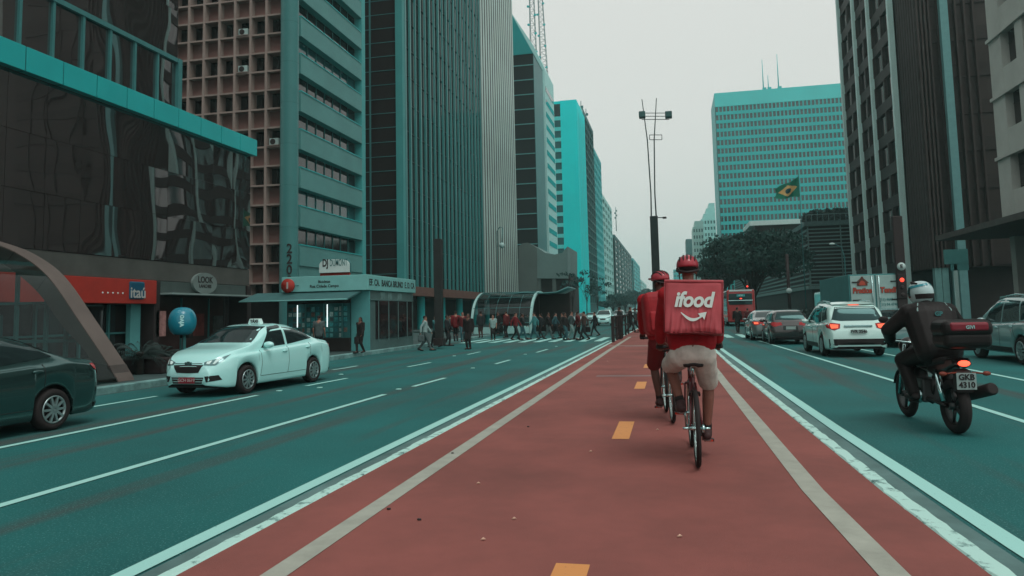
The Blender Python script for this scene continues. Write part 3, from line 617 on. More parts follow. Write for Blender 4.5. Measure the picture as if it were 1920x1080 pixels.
rail = MB().b2((0, 0, 15.3), (40, .08, 15.4))
for x in np.arange(0, 40, .8): rail.b2((x, 0, 14.3), (x+.06, .06, 15.3))
rail.obj('railing', M_slat, r4)
r5 = thing('pale_roof_hall', 'white flat roofed hall on top of the slatted podium', 'building', (20, 150, 0)); q1, q2 = AY(1415, 425, 150), AY(1545, 412, 150)
MB().b2((q1.x-20, 0, 14.3), (q2.x-20, 12, q2.z-.6)).obj('wall', M_rdark, r5); MB().b2((q1.x-21, -.8, q2.z-.6), (q2.x-19, 13, q2.z+.3)).obj('roof', M_white_paint, r5)
# far blocks left of the big tower
def fblock(label, px0, px1, ptop, Y, wall, rows, cols, steps=0):
    a, b = AY(px0, 500, Y), AY(px1, 500, Y); zt = AY((px0+px1)/2, ptop, Y).z; o = thing('apartment_block', label, 'building', (a.x, Y, 0)); W = b.x-a.x
    MB().b2((0.1, .5, .15), (W, 22, zt-.2)).obj('core', wall, o)
    grid_facade(o, frame((0, 0, 0), (1, 0, 0), (0, -1, 0)), W, 2, zt-1, cols, rows, W/cols*.45, (zt-3)/rows*.5, .5, wall, M_glasstl, mull=False)
    MB().b2((0, 0, zt-1), (W, .5, zt)).obj('parapet', wall, o)
    MB().b2((-.02, .5, .15), (.1, 22, zt)).obj('side_wall', wall, o)
    for k in range(steps): MB().b2((W*(.2+.2*k), 1+k, zt+k*3-.2), (W, 20, zt+(k+1)*3)).obj('roof_storey', wall, o)
    return o
fblock('pale stepped apartment block left of the wide teal tower', 1318, 1346, 410, 420, M_far3, 14, 5, 3)
fblock('pale lower apartment block in front of the stepped block', 1302, 1322, 425, 380, pm('far_cream', (.38, .60, .56), var=.1), 12, 4, 1)
fblock('dark narrow block at the left end of the far right row', 1288, 1303, 448, 460, M_far2, 10, 3)
fblock('small teal block far ahead between the two cyclists', 1262, 1290, 505, 600, M_far1, 9, 5)
fblock('hazy pale block closing the avenue behind the lamp pole', 1205, 1224, 548, 900, M_far3, 5, 4)

# air between the towers: thin pale haze
hz = MB().b2((-160, -60, -1.2), (160, 1650, 122)).obj('haze', None, None); hz['kind'] = 'stuff'
hm = bpy.data.materials.new('haze'); hm.use_nodes = True; hn = hm.node_tree.nodes; hn.remove(hn['Principled BSDF'])
pv = hn.new('ShaderNodeVolumePrincipled'); pv.inputs['Color'].default_value = (.62, .93, .91, 1); pv.inputs['Density'].default_value = .0005; pv.inputs['Anisotropy'].default_value = .2
hm.node_tree.links.new(pv.outputs[0], hn['Material Output'].inputs['Volume']); hz.data.materials.append(hm)

# ================================================================== STREET FURNITURE
M_wht = M_white_paint
# arched station entrance nearest on the left
ar = thing('station_entrance', 'brown arched station entrance with glass sides at the left pavement edge', 'entrance', (-13.2, 16.4, 0))
out = [(-8.6, .16), (-8.4, 1.7), (-7.4, 2.95), (-6, 3.75), (-4.6, 3.92), (-4.15, 3.8), (-3.1, 3.44), (-2.1, 2.8), (-1.1, 1.62), (-.16, .45), (.03, .16)]
inn = [(-8.1, .16), (-7.9, 1.6), (-7.0, 2.6), (-5.9, 3.3), (-4.6, 3.45), (-4.1, 3.34), (-3.4, 3.12), (-2.4, 2.42), (-1.6, 1.52), (-.8, .72), (-1.05, .16)]
def smooth(pl, n=6):
    P = [Vector((*p, 0)) for p in pl]; r = []
    for i in range(len(P)-1):
        a, b, c, d = P[max(0, i-1)], P[i], P[i+1], P[min(len(P)-1, i+2)]
        for k in range(n):
            t = k/n; r.append(tuple((.5*((2*b)+(c-a)*t+(2*a-5*b+4*c-d)*t*t+(3*b-a-3*c+d)*t**3))[:2]))
    return r+[pl[-1]]
so_, si_ = smooth(out), smooth(inn); mb = MB(); n = len(so_)
rows = [[(so_[i][0], 0, so_[i][1]), (so_[i][0], -.55, so_[i][1]), (si_[i][0], -.55, si_[i][1]), (si_[i][0], 0, si_[i][1])] for i in range(n)]
mb.grid(rows, False, True); mb.obj('arch', pm('arch_brown', (.115, .095, .085), rough=.6, var=.18, scale=.9), ar)
jm = MB()
for i in range(12, n, 6): jm.prism([(so_[i][0]-.008, so_[i][1]+.006), (so_[i][0]+.008, so_[i][1]+.006), (si_[i][0]+.008, si_[i][1]), (si_[i][0]-.008, si_[i][1])], (0, -.552, 0), (1, 0, 0), (0, 0, 1), .006)
jm.obj('arch_joints', M_black, ar)
M_vault = clear_glass('vault_glass', (.52, .62, .61), .05, 1.25)
MB().grid([[(x, -.56, z-.02), (x, -12, z-.02)] for x, z in so_], False).obj('vault_glass', M_vault, ar, recalc=False)
pf = MB()
for x, zt in ((-3.25, 3.0), (-2.35, 2.3), (-1.75, 1.6)): pf.b2((x-.04, -.32, .16), (x+.04, -.24, zt))
pf.b2((-7.8, -.33, 1.12), (-1.15, -.25, 1.2)); pf.b2((-7.8, -.33, 2.1), (-2.1, -.25, 2.16)); pf.obj('end_frame', M_frame, ar)
MB().prism([(-1.1, .16), (.02, .16), (-.2, .55), (-1.05, .72)], (0, -.02, 0), (1, 0, 0), (0, 0, 1), .56).obj('base', pm('arch_base', (.07, .06, .055), var=.2), ar)
MB().b2((-2.2, -.3, .16), (-1.1, -.2, .45)).obj('kick_panel', pm('kick_pale', (.2, .3, .29), var=.1), ar)
# second station entrance across the junction: a glass half vault rising away from the kerb
g0, g1 = G(884, 627, .15), G(952, 631, .15); me_ = thing('station_entrance', 'curved glass station entrance with pale rims and winged roof across the junction', 'entrance', (g0.x, g0.y, .15))
wv = g1.x-g0.x+.3; pro = smooth([(0, 0), (.15, 1.0), (.8, 2.05), (2.0, 2.75), (3.6, 3.1), (5.2, 3.05)], 5)
M_rim = pm('rim_pale', (.30, .52, .50), rough=.35, var=.05)
for x in (0, wv):
    m_ = MB(); m_.grid([[(x-.09, y, z), (x+.09, y, z), (x+.09, y+.16, z-.12), (x-.09, y+.16, z-.12)] for y, z in pro], False, True); m_.obj('rim', M_rim, me_)
MB().grid([[(x, y, z) for x in (.1, wv-.1)] for y, z in pro], True).obj('vault_glass', clear_glass('vault_glass2', (.36, .48, .47), .06, 1.45), me_, recalc=False)
gbm = MB()
for k in range(1, 5): gbm.tube([(wv*k/5, y, z) for y, z in pro[::3]], .025, 4)
for y, z in pro[4::5]: gbm.tube([(0, y, z), (wv, y, z)], .02, 4)
gbm.obj('glazing_bars', M_frame, me_)
MB().grid([[(x, y, z) for y in (2.6, 7)] for x, z in [(wv*.45, 2.95), (wv*.8, 3.05), (wv*1.1, 2.95), (wv*1.35, 3.0), (wv*1.55, 3.35)]], True).obj('wing_roof', pm('wing_teal', (.10, .28, .28), rough=.3, var=.1), me_).modifiers.new('s', 'SOLIDIFY').thickness = .08
MB().b2((.2, -.15, .02), (wv*.35, -.05, .5)).obj('base_panel', pm('panel_glow', (.30, .55, .53), var=.15), me_); MB().b2((wv*.55, -.15, .02), (wv-.1, -.05, .55)).obj('base_panel', pm('panel_glow', (.3, .55, .53)), me_)
MB().b2((.2, 4.8, .02), (wv-.2, 5.0, 2.9)).obj('back_wall', M_shopdk, me_); MB().b2((wv*.4, 5.2, 0), (wv*1.5, 5.5, 2.9)).obj('back_wall', M_shopdk, me_)

# newspaper kiosk
kx, ky = -12.6, 29.7
kq = thing('news_kiosk', 'news kiosk with lit magazine window and long lettered white fascia', 'kiosk', (kx, ky, 0))
M_kface = pm('kiosk_metal', (.085, .15, .145), rough=.45, var=.2, scale=1); M_kroof = pm('kiosk_fascia', (.20, .50, .48), rough=.5, var=.08)
MB().b2((-3.9, .25, .15), (-.05, 5.75, 2.72)).obj('body', M_kface, kq, bevel=.02)
MB().b2((-3.95, -.12, 2.72), (.02, 5.95, 3.38)).obj('fascia', M_kroof, kq, bevel=.02)
lettering('EF. CA.  BANCA BRUNO  E. D. CA', .40, M_black, kq, (.028, 2.9, 3.05), (0, 1, 0), bold=.006, sx=.95)
lettering('Bicicletas', .15, M_black, kq, (-1.95, -.126, 3.13), (1, 0, 0), bold=.003); lettering('Rua Cidade Campo', .17, M_black, kq, (-1.95, -.126, 2.94), (1, 0, 0), bold=.003)
MB().prism([(-.0, 2.66), (-.1, 2.72), (-1.5, 2.36), (-1.5, 2.3)], (-.35, .2, 0), (0, 1, 0), (0, 0, 1), -4.9).obj('awning', pm('awning_teal', (.05, .14, .14), rough=.6, var=.15), kq)
MB().tube([(-5.25, -1.3, 2.33), (-.35, -1.3, 2.33)], .03, 6).obj('awning_bar', M_kroof, kq)
MB().b2((-3.8, .16, 2.2), (-.9, .24, 2.66)).obj('awning_back', M_shopdk, kq)
MB().b2((-.85, .18, .16), (-.02, .26, 2.7)).obj('corner_post', pm('kiosk_post', (.09, .32, .32), var=.1), kq)
MB().b2((-3.85, .1, .16), (-.86, .24, .72)).obj('counter', M_shopdk, kq)
MB().b2((-3.8, .2, .72), (-.9, .245, 2.2)).obj('display_back', pm('display_dark', (.035, .16, .16), var=.3, scale=2), kq)
mags = {}
for i in range(13):
    for j in range(6):
        if random.random() < .12: continue
        c = random.choice([(.05, .32, .33), (.12, .42, .42), (.03, .18, .2), (.3, .45, .43), (.05, .08, .08), (.16, .12, .1)]); mags.setdefault(c, MB()).box((-3.7+i*.215, .19, .84+j*.225), (.15, .02, .2*random.uniform(.7, 1)))
for c, m_ in mags.items():
    o = m_.obj('magazines', pm('mag%.2f%.2f' % c[:2], c, var=.5, scale=12), kq); o['kind'] = 'stuff'
for x in (-2.95, -2.1, -1.25): MB().b2((x-.025, .1, .72), (x+.025, .17, 2.2)).obj('glazing_bar', M_frame, kq)
for q in (AY(556, 590, ky-.02), AY(612, 598, ky-.02)):
    MB().tube([(q.x-kx, .06, 1.2), (q.x-kx, .06, 2.16)], .022, 8).obj('tube_light', pm('tube_lit', (.85, 1, .98), var=0, emit=1.3), kq)
MB().b2((-.052, .9, .62), (-.028, 5.5, 2.28)).obj('side_glass', M_glassdk, kq); sf = MB()
for y in (1.2, 2.4, 3.6, 4.8): sf.b2((-.05, y-.03, .5), (-.01, y+.03, 2.3))
sf.b2((-.05, .3, 2.3), (-.005, 5.7, 2.36)); sf.obj('side_ribs', pm('kiosk_rib', (.10, .18, .175), var=.1), kq)
for (y, z, s_) in ((1.7, 2.5, .28), (2.6, 2.52, .25), (3.8, 2.5, .3)): MB().b2((-.048, y-s_, z-.16), (-.035, y+s_, z+.16)).obj('worn_patch', pm('worn_patch', (.13, .23, .22), var=.4, scale=3), kq)

# phone booth shell
ob = thing('phone_booth', 'blue egg shaped phone hood with white lettering on a post by the shopfront', 'phone booth', (*AY(341, 660, 19).to_2d(), .15))
hd = MB(); rows = []
for i in range(13):
    t = PI*i/14; r = .36*math.sin(t)**.75; z = 1.42+.37*math.cos(t)*1.05; rows.append([(r*math.cos(a)*1.0, r*math.sin(a)*.95, z) for a in [R(-70)+R(300)*k/22-R(110) for k in range(23)]])
hd.grid(rows, True); o = hd.obj('hood', pm('booth_blue', (.012, .21, .29), rough=.25, var=.12, coat=.5), ob, recalc=False); md = o.modifiers.new('th', 'SOLIDIFY'); md.thickness = .03
MB().tube([(0, .1, 0), (0, .1, 1.5)], .05, 10).obj('post', M_frame, ob); MB().b2((-.14, .1, .95), (.14, .3, 1.45)).obj('telephone', M_black, ob)
lettering('vivo', .2, pm('vivo_white', (.4, .75, .75), var=0), ob, (.20, -.32, 1.45), (0, 0, 1), (-.84, -.54, 0), bold=.008)
M_leafd = pm('leaf_dark', (.024, .045, .042), rough=.6, var=.5, scale=5); M_leafg = pm('leaf_grey_green', (.034, .095, .082), rough=.6, var=.7, scale=.9); M_leaft = pm('leaf_teal', (.02, .075, .07), rough=.6, var=.5, scale=3); M_bark = pm('bark', (.04, .038, .034), rough=.9, var=.3, scale=6)
# ---- plants
def leaf_cloud(mb, c, rad, n, ls, flat=.5, keep=lambda p: True):
    for _ in range(n):
        while 1:
            p = Vector([random.uniform(-1, 1) for _ in range(3)])
            if .25 < p.length <= 1: break
        p = p*(p.length**-.35); p = Vector((c[0]+p.x*rad[0], c[1]+p.y*rad[1], c[2]+p.z*rad[2])); a = Vector([random.gauss(0, 1) for _ in range(3)]); a.z *= flat; a.normalize(); b = a.orthogonal().normalized(); b.rotate(Matrix.Rotation(random.random()*6.28, 3, a)); s = ls*random.uniform(.55, 1.3); c_ = a.cross(b)
        mb.add([p-b*s, p+c_*s*.45, p+b*s, p-c_*s*.45], [(0, 1, 2, 3)])
def tree(name, label, loc, h, crown, n, ls, trunk_r, clumps, leafm, group=None, th=None):
    o = thing(name, label, 'tree', loc, random.random()*6, group); th = th or h*.42; tb = MB()
    tb.tube([(0, 0, 0), (.1, .05, th*.5), (0, .1, th)], [trunk_r*1.25, trunk_r, trunk_r*.85], 9)
    lv = MB()
    for k in range(clumps):
        a = 2.4*k+random.uniform(-.3, .3); rr = crown*math.sqrt((k+.5)/clumps)*.86; zz = th+(h-th)*(.22+.70*random.random()*(1-.55*rr/crown)); c = (rr*math.cos(a), rr*math.sin(a), zz)
        tb.tube([(0, .1, th*(.55+.4*random.random())), (c[0]*.4, c[1]*.4, th+(zz-th)*.6), (c[0]*.9, c[1]*.9, zz)], [trunk_r*.34, trunk_r*.2, trunk_r*.06], 5)
        cr = crown*random.uniform(.2, .36); leaf_cloud(lv, c, (cr, cr, cr*.42), n//clumps, ls)
    tb.obj('trunk', M_bark, o); lv.obj('crown', leafm, o, recalc=False); return o
q = AY(1416, 590, 100)
tree('broad_tree', 'broad dark tree with spreading crown on the right pavement before the podium', (q.x, 100, .15), 13.2, 6.8, 15000, .27, .3, 60, M_leafg, th=4.2)
q = AY(1345, 540, 130); tree('broad_tree', 'smaller dark tree behind the red delivery box, left of the big tree', (q.x+1, 130, .15), 10.5, 4.5, 3600, .34, .25, 16, M_leafd)
for i, (px, py, Y, h, cr) in enumerate(((1075, 590, 96, 8.2, 2.1), (1100, 590, 108, 8.5, 2.3), (1122, 588, 125, 8.0, 2.4))):
    q = AY(px, py, Y); tree('street_tree', ['thin leafed young street tree nearest by the concrete hall', 'thin leafed street tree in the middle of the three by the teal tower', 'thin leafed street tree farthest of the three by the teal tower'][i], (q.x, Y, .15), h, cr, 230, .22, .07, 12, M_leaft, 'young trees on the left pavement')
for i, (px, Y, h, cr) in enumerate(((1150, 210, 6, 4), (1172, 260, 8, 5), (1192, 330, 12, 8), (1211, 420, 14, 9))):
    q = AY(px, 580, Y); tree('street_tree', ['dark bushy tree nearest below the dark flat topped tower', 'dark bushy tree second below the dark flat topped tower', 'hazy dark tree under the pale distant blocks', 'hazy dark tree closing the left side of the avenue'][i], (q.x, Y, .1), h, cr, 2200, .6, .3, 12, M_leaft, 'trees far up the left side')
q = AY(1548, 410, 128); bs = thing('roof_shrub', 'dark shrub growing on the podium roof beside the fin tower', 'shrub', (q.x, 128, 14.3)); lv = MB(); [leaf_cloud(lv, (random.uniform(-3, 3.4), random.uniform(-1, 1), 1+random.random()*1.3), (1.4, 1.2, 1.0), 160, .3) for _ in range(12)]; lv.obj('foliage', M_leafd, bs, recalc=False)
def palm_bush(label, loc, n, ln, h):
    o = thing('palm_bush', label, 'plant', loc); lv = MB()
    for k in range(n):
        a = random.random()*6.28; el = random.uniform(.3, 1.2); l = ln*random.uniform(.7, 1.1); d = Vector((math.cos(a), math.sin(a), 0)); prev = None
        for s in range(9):
            t = s/8; p = d*(l*t*math.cos(el))+Vector((0, 0, h*.3+l*t*math.sin(el)-.55*l*t*t)); 
            if prev is not None and s > 1:
                sd = d.cross(Vector((0, 0, 1)))
                for sg_ in (-1, 1):
                    for q_ in (0, .5):
                        b = prev.lerp(p, q_); tip = b+sd*sg_*.22*(1.15-t)+d*.1+Vector((0, 0, -.08)); lv.add([b, b+d*.035, tip], [(0, 1, 2)])
            prev = p
    lv.obj('fronds', M_leafd, o, recalc=False); MB().tube([(0, 0, 0), (0, 0, h*.4)], [.12, .09], 7).obj('trunk', M_bark, o); return o
q = AY(262, 690, 18.2); palm_bush('dark drooping palm bush beside the arched entrance foot', (q.x, 18.2, .15), 40, 1.25, 1.5); q = AY(300, 690, 19.5); palm_bush('lower dark palm bush between arched entrance and phone hood', (q.x, 19.5, .15), 30, .95, 1.1)
pl = thing('planter', 'low dark planter box holding the palm bushes', 'planter', (-14.5, 18.8, .15)); q = AY(280, 690, 18.8); pl.location.x = q.x
MB().b2((-.8, -.5, 0), (.8, .5, .42)).obj('box', M_dark, pl, bevel=.03)
hg = thing('hedge', 'spiky dark hedge on the right pavement behind the queued cars', 'hedge', (12.9, 62, .15)); lv = MB()
for k in range(40): leaf_cloud(lv, (random.uniform(-.5, .8), k*.5-4, .6), (.7, .5, .7), 50, .2)
lv.obj('foliage', M_leafd, hg, recalc=False)
MB().b2((-.6, -4.5, 0), (1.0, 16.5, .35)).obj('kerb_box', M_dark, hg)

# ---- the tall avenue lamp in the middle of the lane
lx, ly = AY(1233, 590, 62.6).x, 62.6
lp = thing('street_lamp', 'tall twin arm street lamp on a thick dark post in the median', 'street lamp', (lx, ly, BZ))
def lq(x, y): p = AY(x, y, ly); return Vector((p.x-lx, 0, p.z-BZ))
zt_ = lq(1233, 405).z; MB().b2((-.32, -.22, 0), (.32, .22, zt_)).obj('post', pm('lamp_post_dark', (.022, .038, .036), rough=.5, var=.2), lp, bevel=.03)
pol = MB()
for s in (-1, 1): pol.tube([(s*.2, 0, zt_-.1), (s*.16, 0, zt_+.41*(lq(1230, 300).z-zt_)), (s*.28, 0, lq(1230, 262).z), (s*.60, 0, lq(1230, 184).z)], [.06, .055, .05, .035], 7)
for py in (212, 218, 224): pol.tube([lq(1203, py), lq(1255, py)], .03, 6)
for py in (253, 262): pol.tube([lq(1218, py), lq(1241, py)], .03, 6)
for px in (1218, 1241): pol.tube([lq(px, 253), lq(px, 262)], .03, 6)
pol.tube([lq(1221, 408), lq(1249, 408)], .04, 6); pol.obj('twin_poles', pm('lamp_pole', (.045, .075, .072), rough=.4, var=.1), lp)
for x0_, x1_ in ((1198, 1210), (1247, 1260)):
    a, b = lq(x0_, 216), lq(x1_, 216); MB().b2((a.x, -.35, a.z-.26), (b.x, .35, a.z+.26)).obj('lamp_head', pm('lamp_head', (.05, .13, .125), rough=.4, var=.1), lp, bevel=.06)
for px in (1222, 1246): a = lq(px, 408); MB().b2((a.x-.16, -.15, a.z-.08), (a.x+.16, .15, a.z+.06)).obj('low_lamp', M_black, lp, bevel=.02)

def simple_post(name, label, cat, loc, h, wd, mat, group=None):
    o = thing(name, label, cat, loc, 0, group); MB().b2((-wd/2, -wd/2, 0), (wd/2, wd/2, h)).obj('post', mat, o, bevel=.02); return o
q = AY(824, 655, 34.5); zt_ = AY(824, 448, 34.5).z; tt = simple_post('totem_post', 'thick dark square post on the left pavement edge by the crossing', 'post', (q.x, 34.5, .15), zt_-.15, .36, pm('totem_dark', (.028, .032, .031), var=.2))
MB().b2((-.24, -.24, 0), (.24, .24, .35)).obj('base', M_dark, tt, bevel=.02)
# globe lamp before the ribbed tower
q = AY(941, 460, 70); gl = thing('globe_lamp', 'white globe lamp hanging from a thin pole before the ribbed tower', 'lamp', (q.x, 70, .15))
MB().ell((0, 0, q.z-.15), (.28, .28, .28), 16).obj('globe', pm('globe_white', (.36, .55, .53), var=.05, rough=.3), gl); zz = AY(946, 425, 70).z-.15
MB().tube([(-.55, .2, 0), (-.5, .2, zz-.4), (-.2, .1, zz), (0.1, 0, zz-.1), (0, 0, q.z+.05)], .04, 7).obj('pole', M_frame, gl)
# traffic signals
def signal(label, loc, h, red_z, sx=.3, sign=None, arm=0.):
    o = thing('traffic_light', label, 'traffic light', loc, 0); MB().tube([(0, 0, 0), (0, 0, h)], [.1, .08], 10).obj('pole', M_dark, o)
    hb = MB().b2((-.17, -.2, red_z-.75), (.17, .1, red_z+.25)).obj('housing', M_black, o, bevel=.03)
    for k in range(3): MB().ell((0, -.2, red_z-.3*k), (.085, .04, .085), 14).obj('lens', M_lamp if k == 0 else M_dark, o)
    if sign: MB().lathe([(.001, 0), (.16, 0), (.16, .03), (.001, .03)], 24, Matrix.Translation((0, -.22, sign)) @ Matrix.Rotation(PI/2, 4, 'X')).obj('round_sign', pm('sign_pale', (.42, .55, .53), var=.1), o); lettering('E', .2, M_black, o, (0, -.256, sign), (1, 0, 0), bold=.008)
    return o
q = AY(1695, 620, 33); d = 33; zr = AY(1694, 525, d).z; zs = AY(1693, 500, d).z; zt_ = AY(1690, 412, d).z
o = signal('red traffic light on a thick dark column right of the box truck', (q.x, d, .15), zt_, zr-.15, sign=zs-.15); MB().b2((-.19, -.14, 0), (.19, .16, zt_)).obj('column', M_dark, o, bevel=.03)
q = AY(1403, 580, 76); signal('small red traffic light above the red bus', (q.x, 76, 0), AY(1403, 525, 76).z, AY(1403, 537, 76).z)
q = AY(966, 600, 66); o = signal('small red traffic light over the pedestrians by the far entrance', (q.x, 66, .15), 3.4, AY(1011, 593, 66).z)
o.location.x = AY(1011, 593, 66).x
q = AY(1482, 600, 58); sp_ = thing('sign_post', 'dark post with a small round sign behind the queued cars', 'sign post', (q.x, 58, .15)); zz = AY(1482, 545, 58).z-.15; MB().tube([(0, 0, 0), (0, 0, AY(1482, 480, 58).z)], .12, 8).obj('pole', M_dark, sp_)
MB().lathe([(.001, 0), (.2, 0), (.2, .03), (.001, .03)], 20, Matrix.Translation((0, -.13, zz)) @ Matrix.Rotation(PI/2, 4, 'X')).obj('round_sign', pm('sign_pale', (.42, .55, .53)), sp_)
# crossing barrier
rb_ = thing('barrier_rail', 'black pedestrian barrier at the left edge of the red lane by the crossing', 'barrier', (-2.72, 34.3, BZ)); m_ = MB()
for k, (y, tn) in enumerate(((0, .06), (.55, .05), (2.5, .05), (3.6, .16), (4.6, .16), (6.5, .05), (9.5, .05), (12, .05))): m_.b2((-tn, y-.04, 0), (tn, y+.04, 1.18))
m_.b2((-.04, 0, 1.1), (.04, 12, 1.18)); m_.b2((-.03, 0, .6), (.03, 12, .66)); m_.obj('rails', M_black, rb_); MB().b2((-.03, 2.6, .1), (.03, 5, 1.1)).obj('panel', M_black, rb_)
# small curved street lamp by the podium
q = AY(1585, 520, 70); sl2_ = thing('street_lamp', 'small curved arm street lamp beside the fin tower', 'street lamp', (AY(1588, 560, 70).x, 70, .15)); zz = AY(1575, 460, 70).z
MB().tube([(0, 0, 0), (0, 0, zz-1.2), (-.2, 0, zz-.3), (-.8, 0, zz)], [.07, .05, .04, .03], 7).obj('pole', M_frame, sl2_); MB().ell((-.95, 0, zz), (.25, .14, .1), 10).obj('lamp_head', M_wht, sl2_)

# ---- national flag on a pole
q = AY(1505, 460, 90); fl_ = thing('flag', 'waving green flag with yellow diamond and blue disc on a pole', 'flag', (q.x, 90, .15)); f0 = AY(1505, 332, 90); f1 = AY(1460, 372, 90); fw_ = f0.x-f1.x; fh = f0.z-f1.z
MB().tube([(0, 0, 0), (0, 0, f0.z+.2)], [.06, .035], 8).obj('pole', M_frame, fl_)
def fpt(u, v, off=0.):  # u: 0 at the pole to 1 at the fly, v: 0 bottom to 1 top
    x = -fw_*u*(1-.08*math.sin(v*3)); z = f0.z-.15-fh+fh*v*(1-.35*u)-.55*u*u*(v)+.14*math.sin(u*7+v*2); y = .32*math.sin(u*7.5+v*1.8)*(.3+u)+off; return (x, y, z)
def fpatch(pts_uv, off): return pts_uv
nu, nv = 26, 18
cols = {'green': [], 'yellow': [], 'blue': []}
for i in range(nu*2):
    for j in range(nv*2):
        u, v = (i+.5)/(nu*2), (j+.5)/(nv*2); du, dv = abs(u-.5)/.42, abs(v-.5)/.38
        k = 'green'
        if du+dv < 1: k = 'yellow'
        if math.hypot((u-.5)*1.43, v-.5) < .18: k = 'blue'
        cols[k].append((i/(nu*2), j/(nv*2)))
for k, c in (('green', (.014, .20, .13)), ('yellow', (.75, .50, .20)), ('blue', (.012, .09, .10))):
    m_ = MB()
    for (u, v) in cols[k]: a, b = u+1/(nu*2), v+1/(nv*2); m_.add([fpt(u, v), fpt(a, v), fpt(a, b), fpt(u, b)], [(0, 1, 2, 3)], True)
    bmn = m_.mesh('flag_'+k); bm = bmesh.new(); bm.from_mesh(bmn); bmesh.ops.remove_doubles(bm, verts=bm.verts, dist=1e-4); bm.to_mesh(bmn); bm.free()
    mobj({'green': 'field', 'yellow': 'diamond', 'blue': 'disc'}[k], bmn, pm('flag_'+k, c, var=.1), fl_)

q = AY(541, 536, 29.3); hs0 = thing('hanging_sign', 'small round red sign with a white 1 at the left end of the kiosk roof', 'sign', (q.x, 29.3, q.z)); MB().lathe([(.001, 0), (.3, 0), (.3, .1), (.001, .1)], 24, Matrix.Rotation(PI/2, 4, 'X')).obj('disc', M_itau, hs0); lettering('1', .36, pm('sign_letter', (.38, .4, .38)), hs0, (0, -.104, 0), (1, 0, 0), bold=.02); MB().tube([(.2, -.05, 0), (.42, .1, 0)], .03, 6).obj('arm', M_frame, hs0)

# ================================================================== VEHICLES
def paint(name, col, k=.5): return pm(name, col, rough=.25, var=0, coat=1., spec=.5)
M_cglass = pm('car_glass', (.014, .024, .025), rough=.03, var=0, spec=.45)
M_cglass.node_tree.nodes['Principled BSDF'].inputs['Specular Tint'].default_value = (.45, .95, .95, 1)
M_plastic = pm('black_plastic', (.022, .020, .020), rough=.5, var=0)
M_rim = pm('alloy_rim', (.32, .42, .42), rough=.3, metal=.7, var=0)
M_plate = pm('plate_grey', (.30, .40, .38), var=.05); M_platered = pm('plate_red', (.22, .022, .035), var=.05)
M_tail = pm('tail_lens', (.36, .012, .016), rough=.15, var=0, coat=.5); M_taillit = pm('tail_lit', (1, .16, .08), var=0, emit=.7)
M_hl = pm('headlight_lens', (.10, .22, .225), rough=.06, var=0, metal=.3, coat=1)
M_bulb = pm('headlight_bright', (.75, .95, .92), rough=.1, var=0)
def curve(pl, xs, win=.10):
    px, pv = [p[0] for p in pl], [p[1] for p in pl]
    return np.mean([np.interp(np.clip(xs+d, px[0], px[-1]), px, pv) for d in np.linspace(-win, win, 9)], axis=0)
SPECS = {
 'sedan': dict(L=4.48, xf=1.36, xr=-1.26, rw=.31,
  top=[(-2.24, .70), (-2.19, .95), (-2.1, 1.03), (-1.65, 1.09), (-1.5, 1.12), (-.95, 1.37), (-.55, 1.46), (-.1, 1.50), (.3, 1.475), (.6, 1.40), (1.2, 1.08), (1.35, 1.04), (1.75, .97), (2.02, .88), (2.16, .78), (2.24, .60)],
  belt=[(-2.24, .66), (-2.15, .93), (-1.5, 1.02), (0, .95), (1.0, .90), (1.4, .90), (1.8, .84), (2.1, .73), (2.24, .54)],
  w=[(-2.24, .62), (-2.17, .76), (-2.0, .83), (-1.2, .865), (0, .872), (1.2, .865), (1.75, .83), (2.0, .75), (2.15, .62), (2.24, .50)],
  wt=[(-2.24, .5), (-2.1, .66), (-1.5, .66), (-.9, .585), (0, .59), (.55, .61), (1.2, .72), (1.7, .68), (2.05, .55), (2.24, .4)],
  fw=[(.95, .955), (.30, .945), (.30, 1.40), (.46, 1.385)], zl=.19),
 'suv': dict(L=4.84, xf=1.45, xr=-1.36, rw=.36,
  top=[(-2.42, .72), (-2.38, 1.05), (-2.30, 1.12), (-2.2, 1.38), (-2.02, 1.64), (-1.7, 1.72), (-.8, 1.77), (0, 1.77), (.4, 1.72), (.75, 1.58), (1.3, 1.22), (1.45, 1.16), (1.9, 1.08), (2.2, .98), (2.35, .86), (2.42, .66)],
  belt=[(-2.42, .68), (-2.33, 1.04), (-2.2, 1.12), (-1.2, 1.08), (0, 1.03), (1.1, 1.0), (1.5, .98), (2.0, .92), (2.3, .80), (2.42, .6)],
  w=[(-2.42, .74), (-2.34, .86), (-2.1, .93), (-1.3, .965), (0, .965), (1.3, .96), (1.9, .91), (2.2, .80), (2.36, .65), (2.42, .55)],
  wt=[(-2.42, .6), (-2.3, .70), (-2.0, .70), (-.9, .70), (0, .70), (.6, .71), (1.3, .80), (1.9, .76), (2.25, .6), (2.42, .45)], zl=.26),
 'hatch': dict(L=3.95, xf=1.22, xr=-1.22, rw=.30,
  top=[(-1.97, .70), (-1.93, 1.0), (-1.87, 1.06), (-1.72, 1.30), (-1.5, 1.44), (-1.2, 1.49), (-.4, 1.52), (.1, 1.50), (.45, 1.41), (1.0, 1.10), (1.15, 1.04), (1.5, .97), (1.8, .86), (1.9, .76), (1.97, .58)],
  belt=[(-1.97, .66), (-1.9, .98), (-1.2, 1.0), (0, .95), (.9, .90), (1.2, .90), (1.6, .83), (1.85, .72), (1.97, .52)],
  w=[(-1.97, .68), (-1.9, .78), (-1.7, .82), (-1, .845), (0, .85), (1, .84), (1.5, .80), (1.8, .70), (1.97, .52)],
  wt=[(-1.97, .55), (-1.85, .64), (-1.5, .62), (-.6, .60), (0, .60), (.4, .61), (1.0, .70), (1.5, .66), (1.8, .52), (1.97, .4)], zl=.2),
}
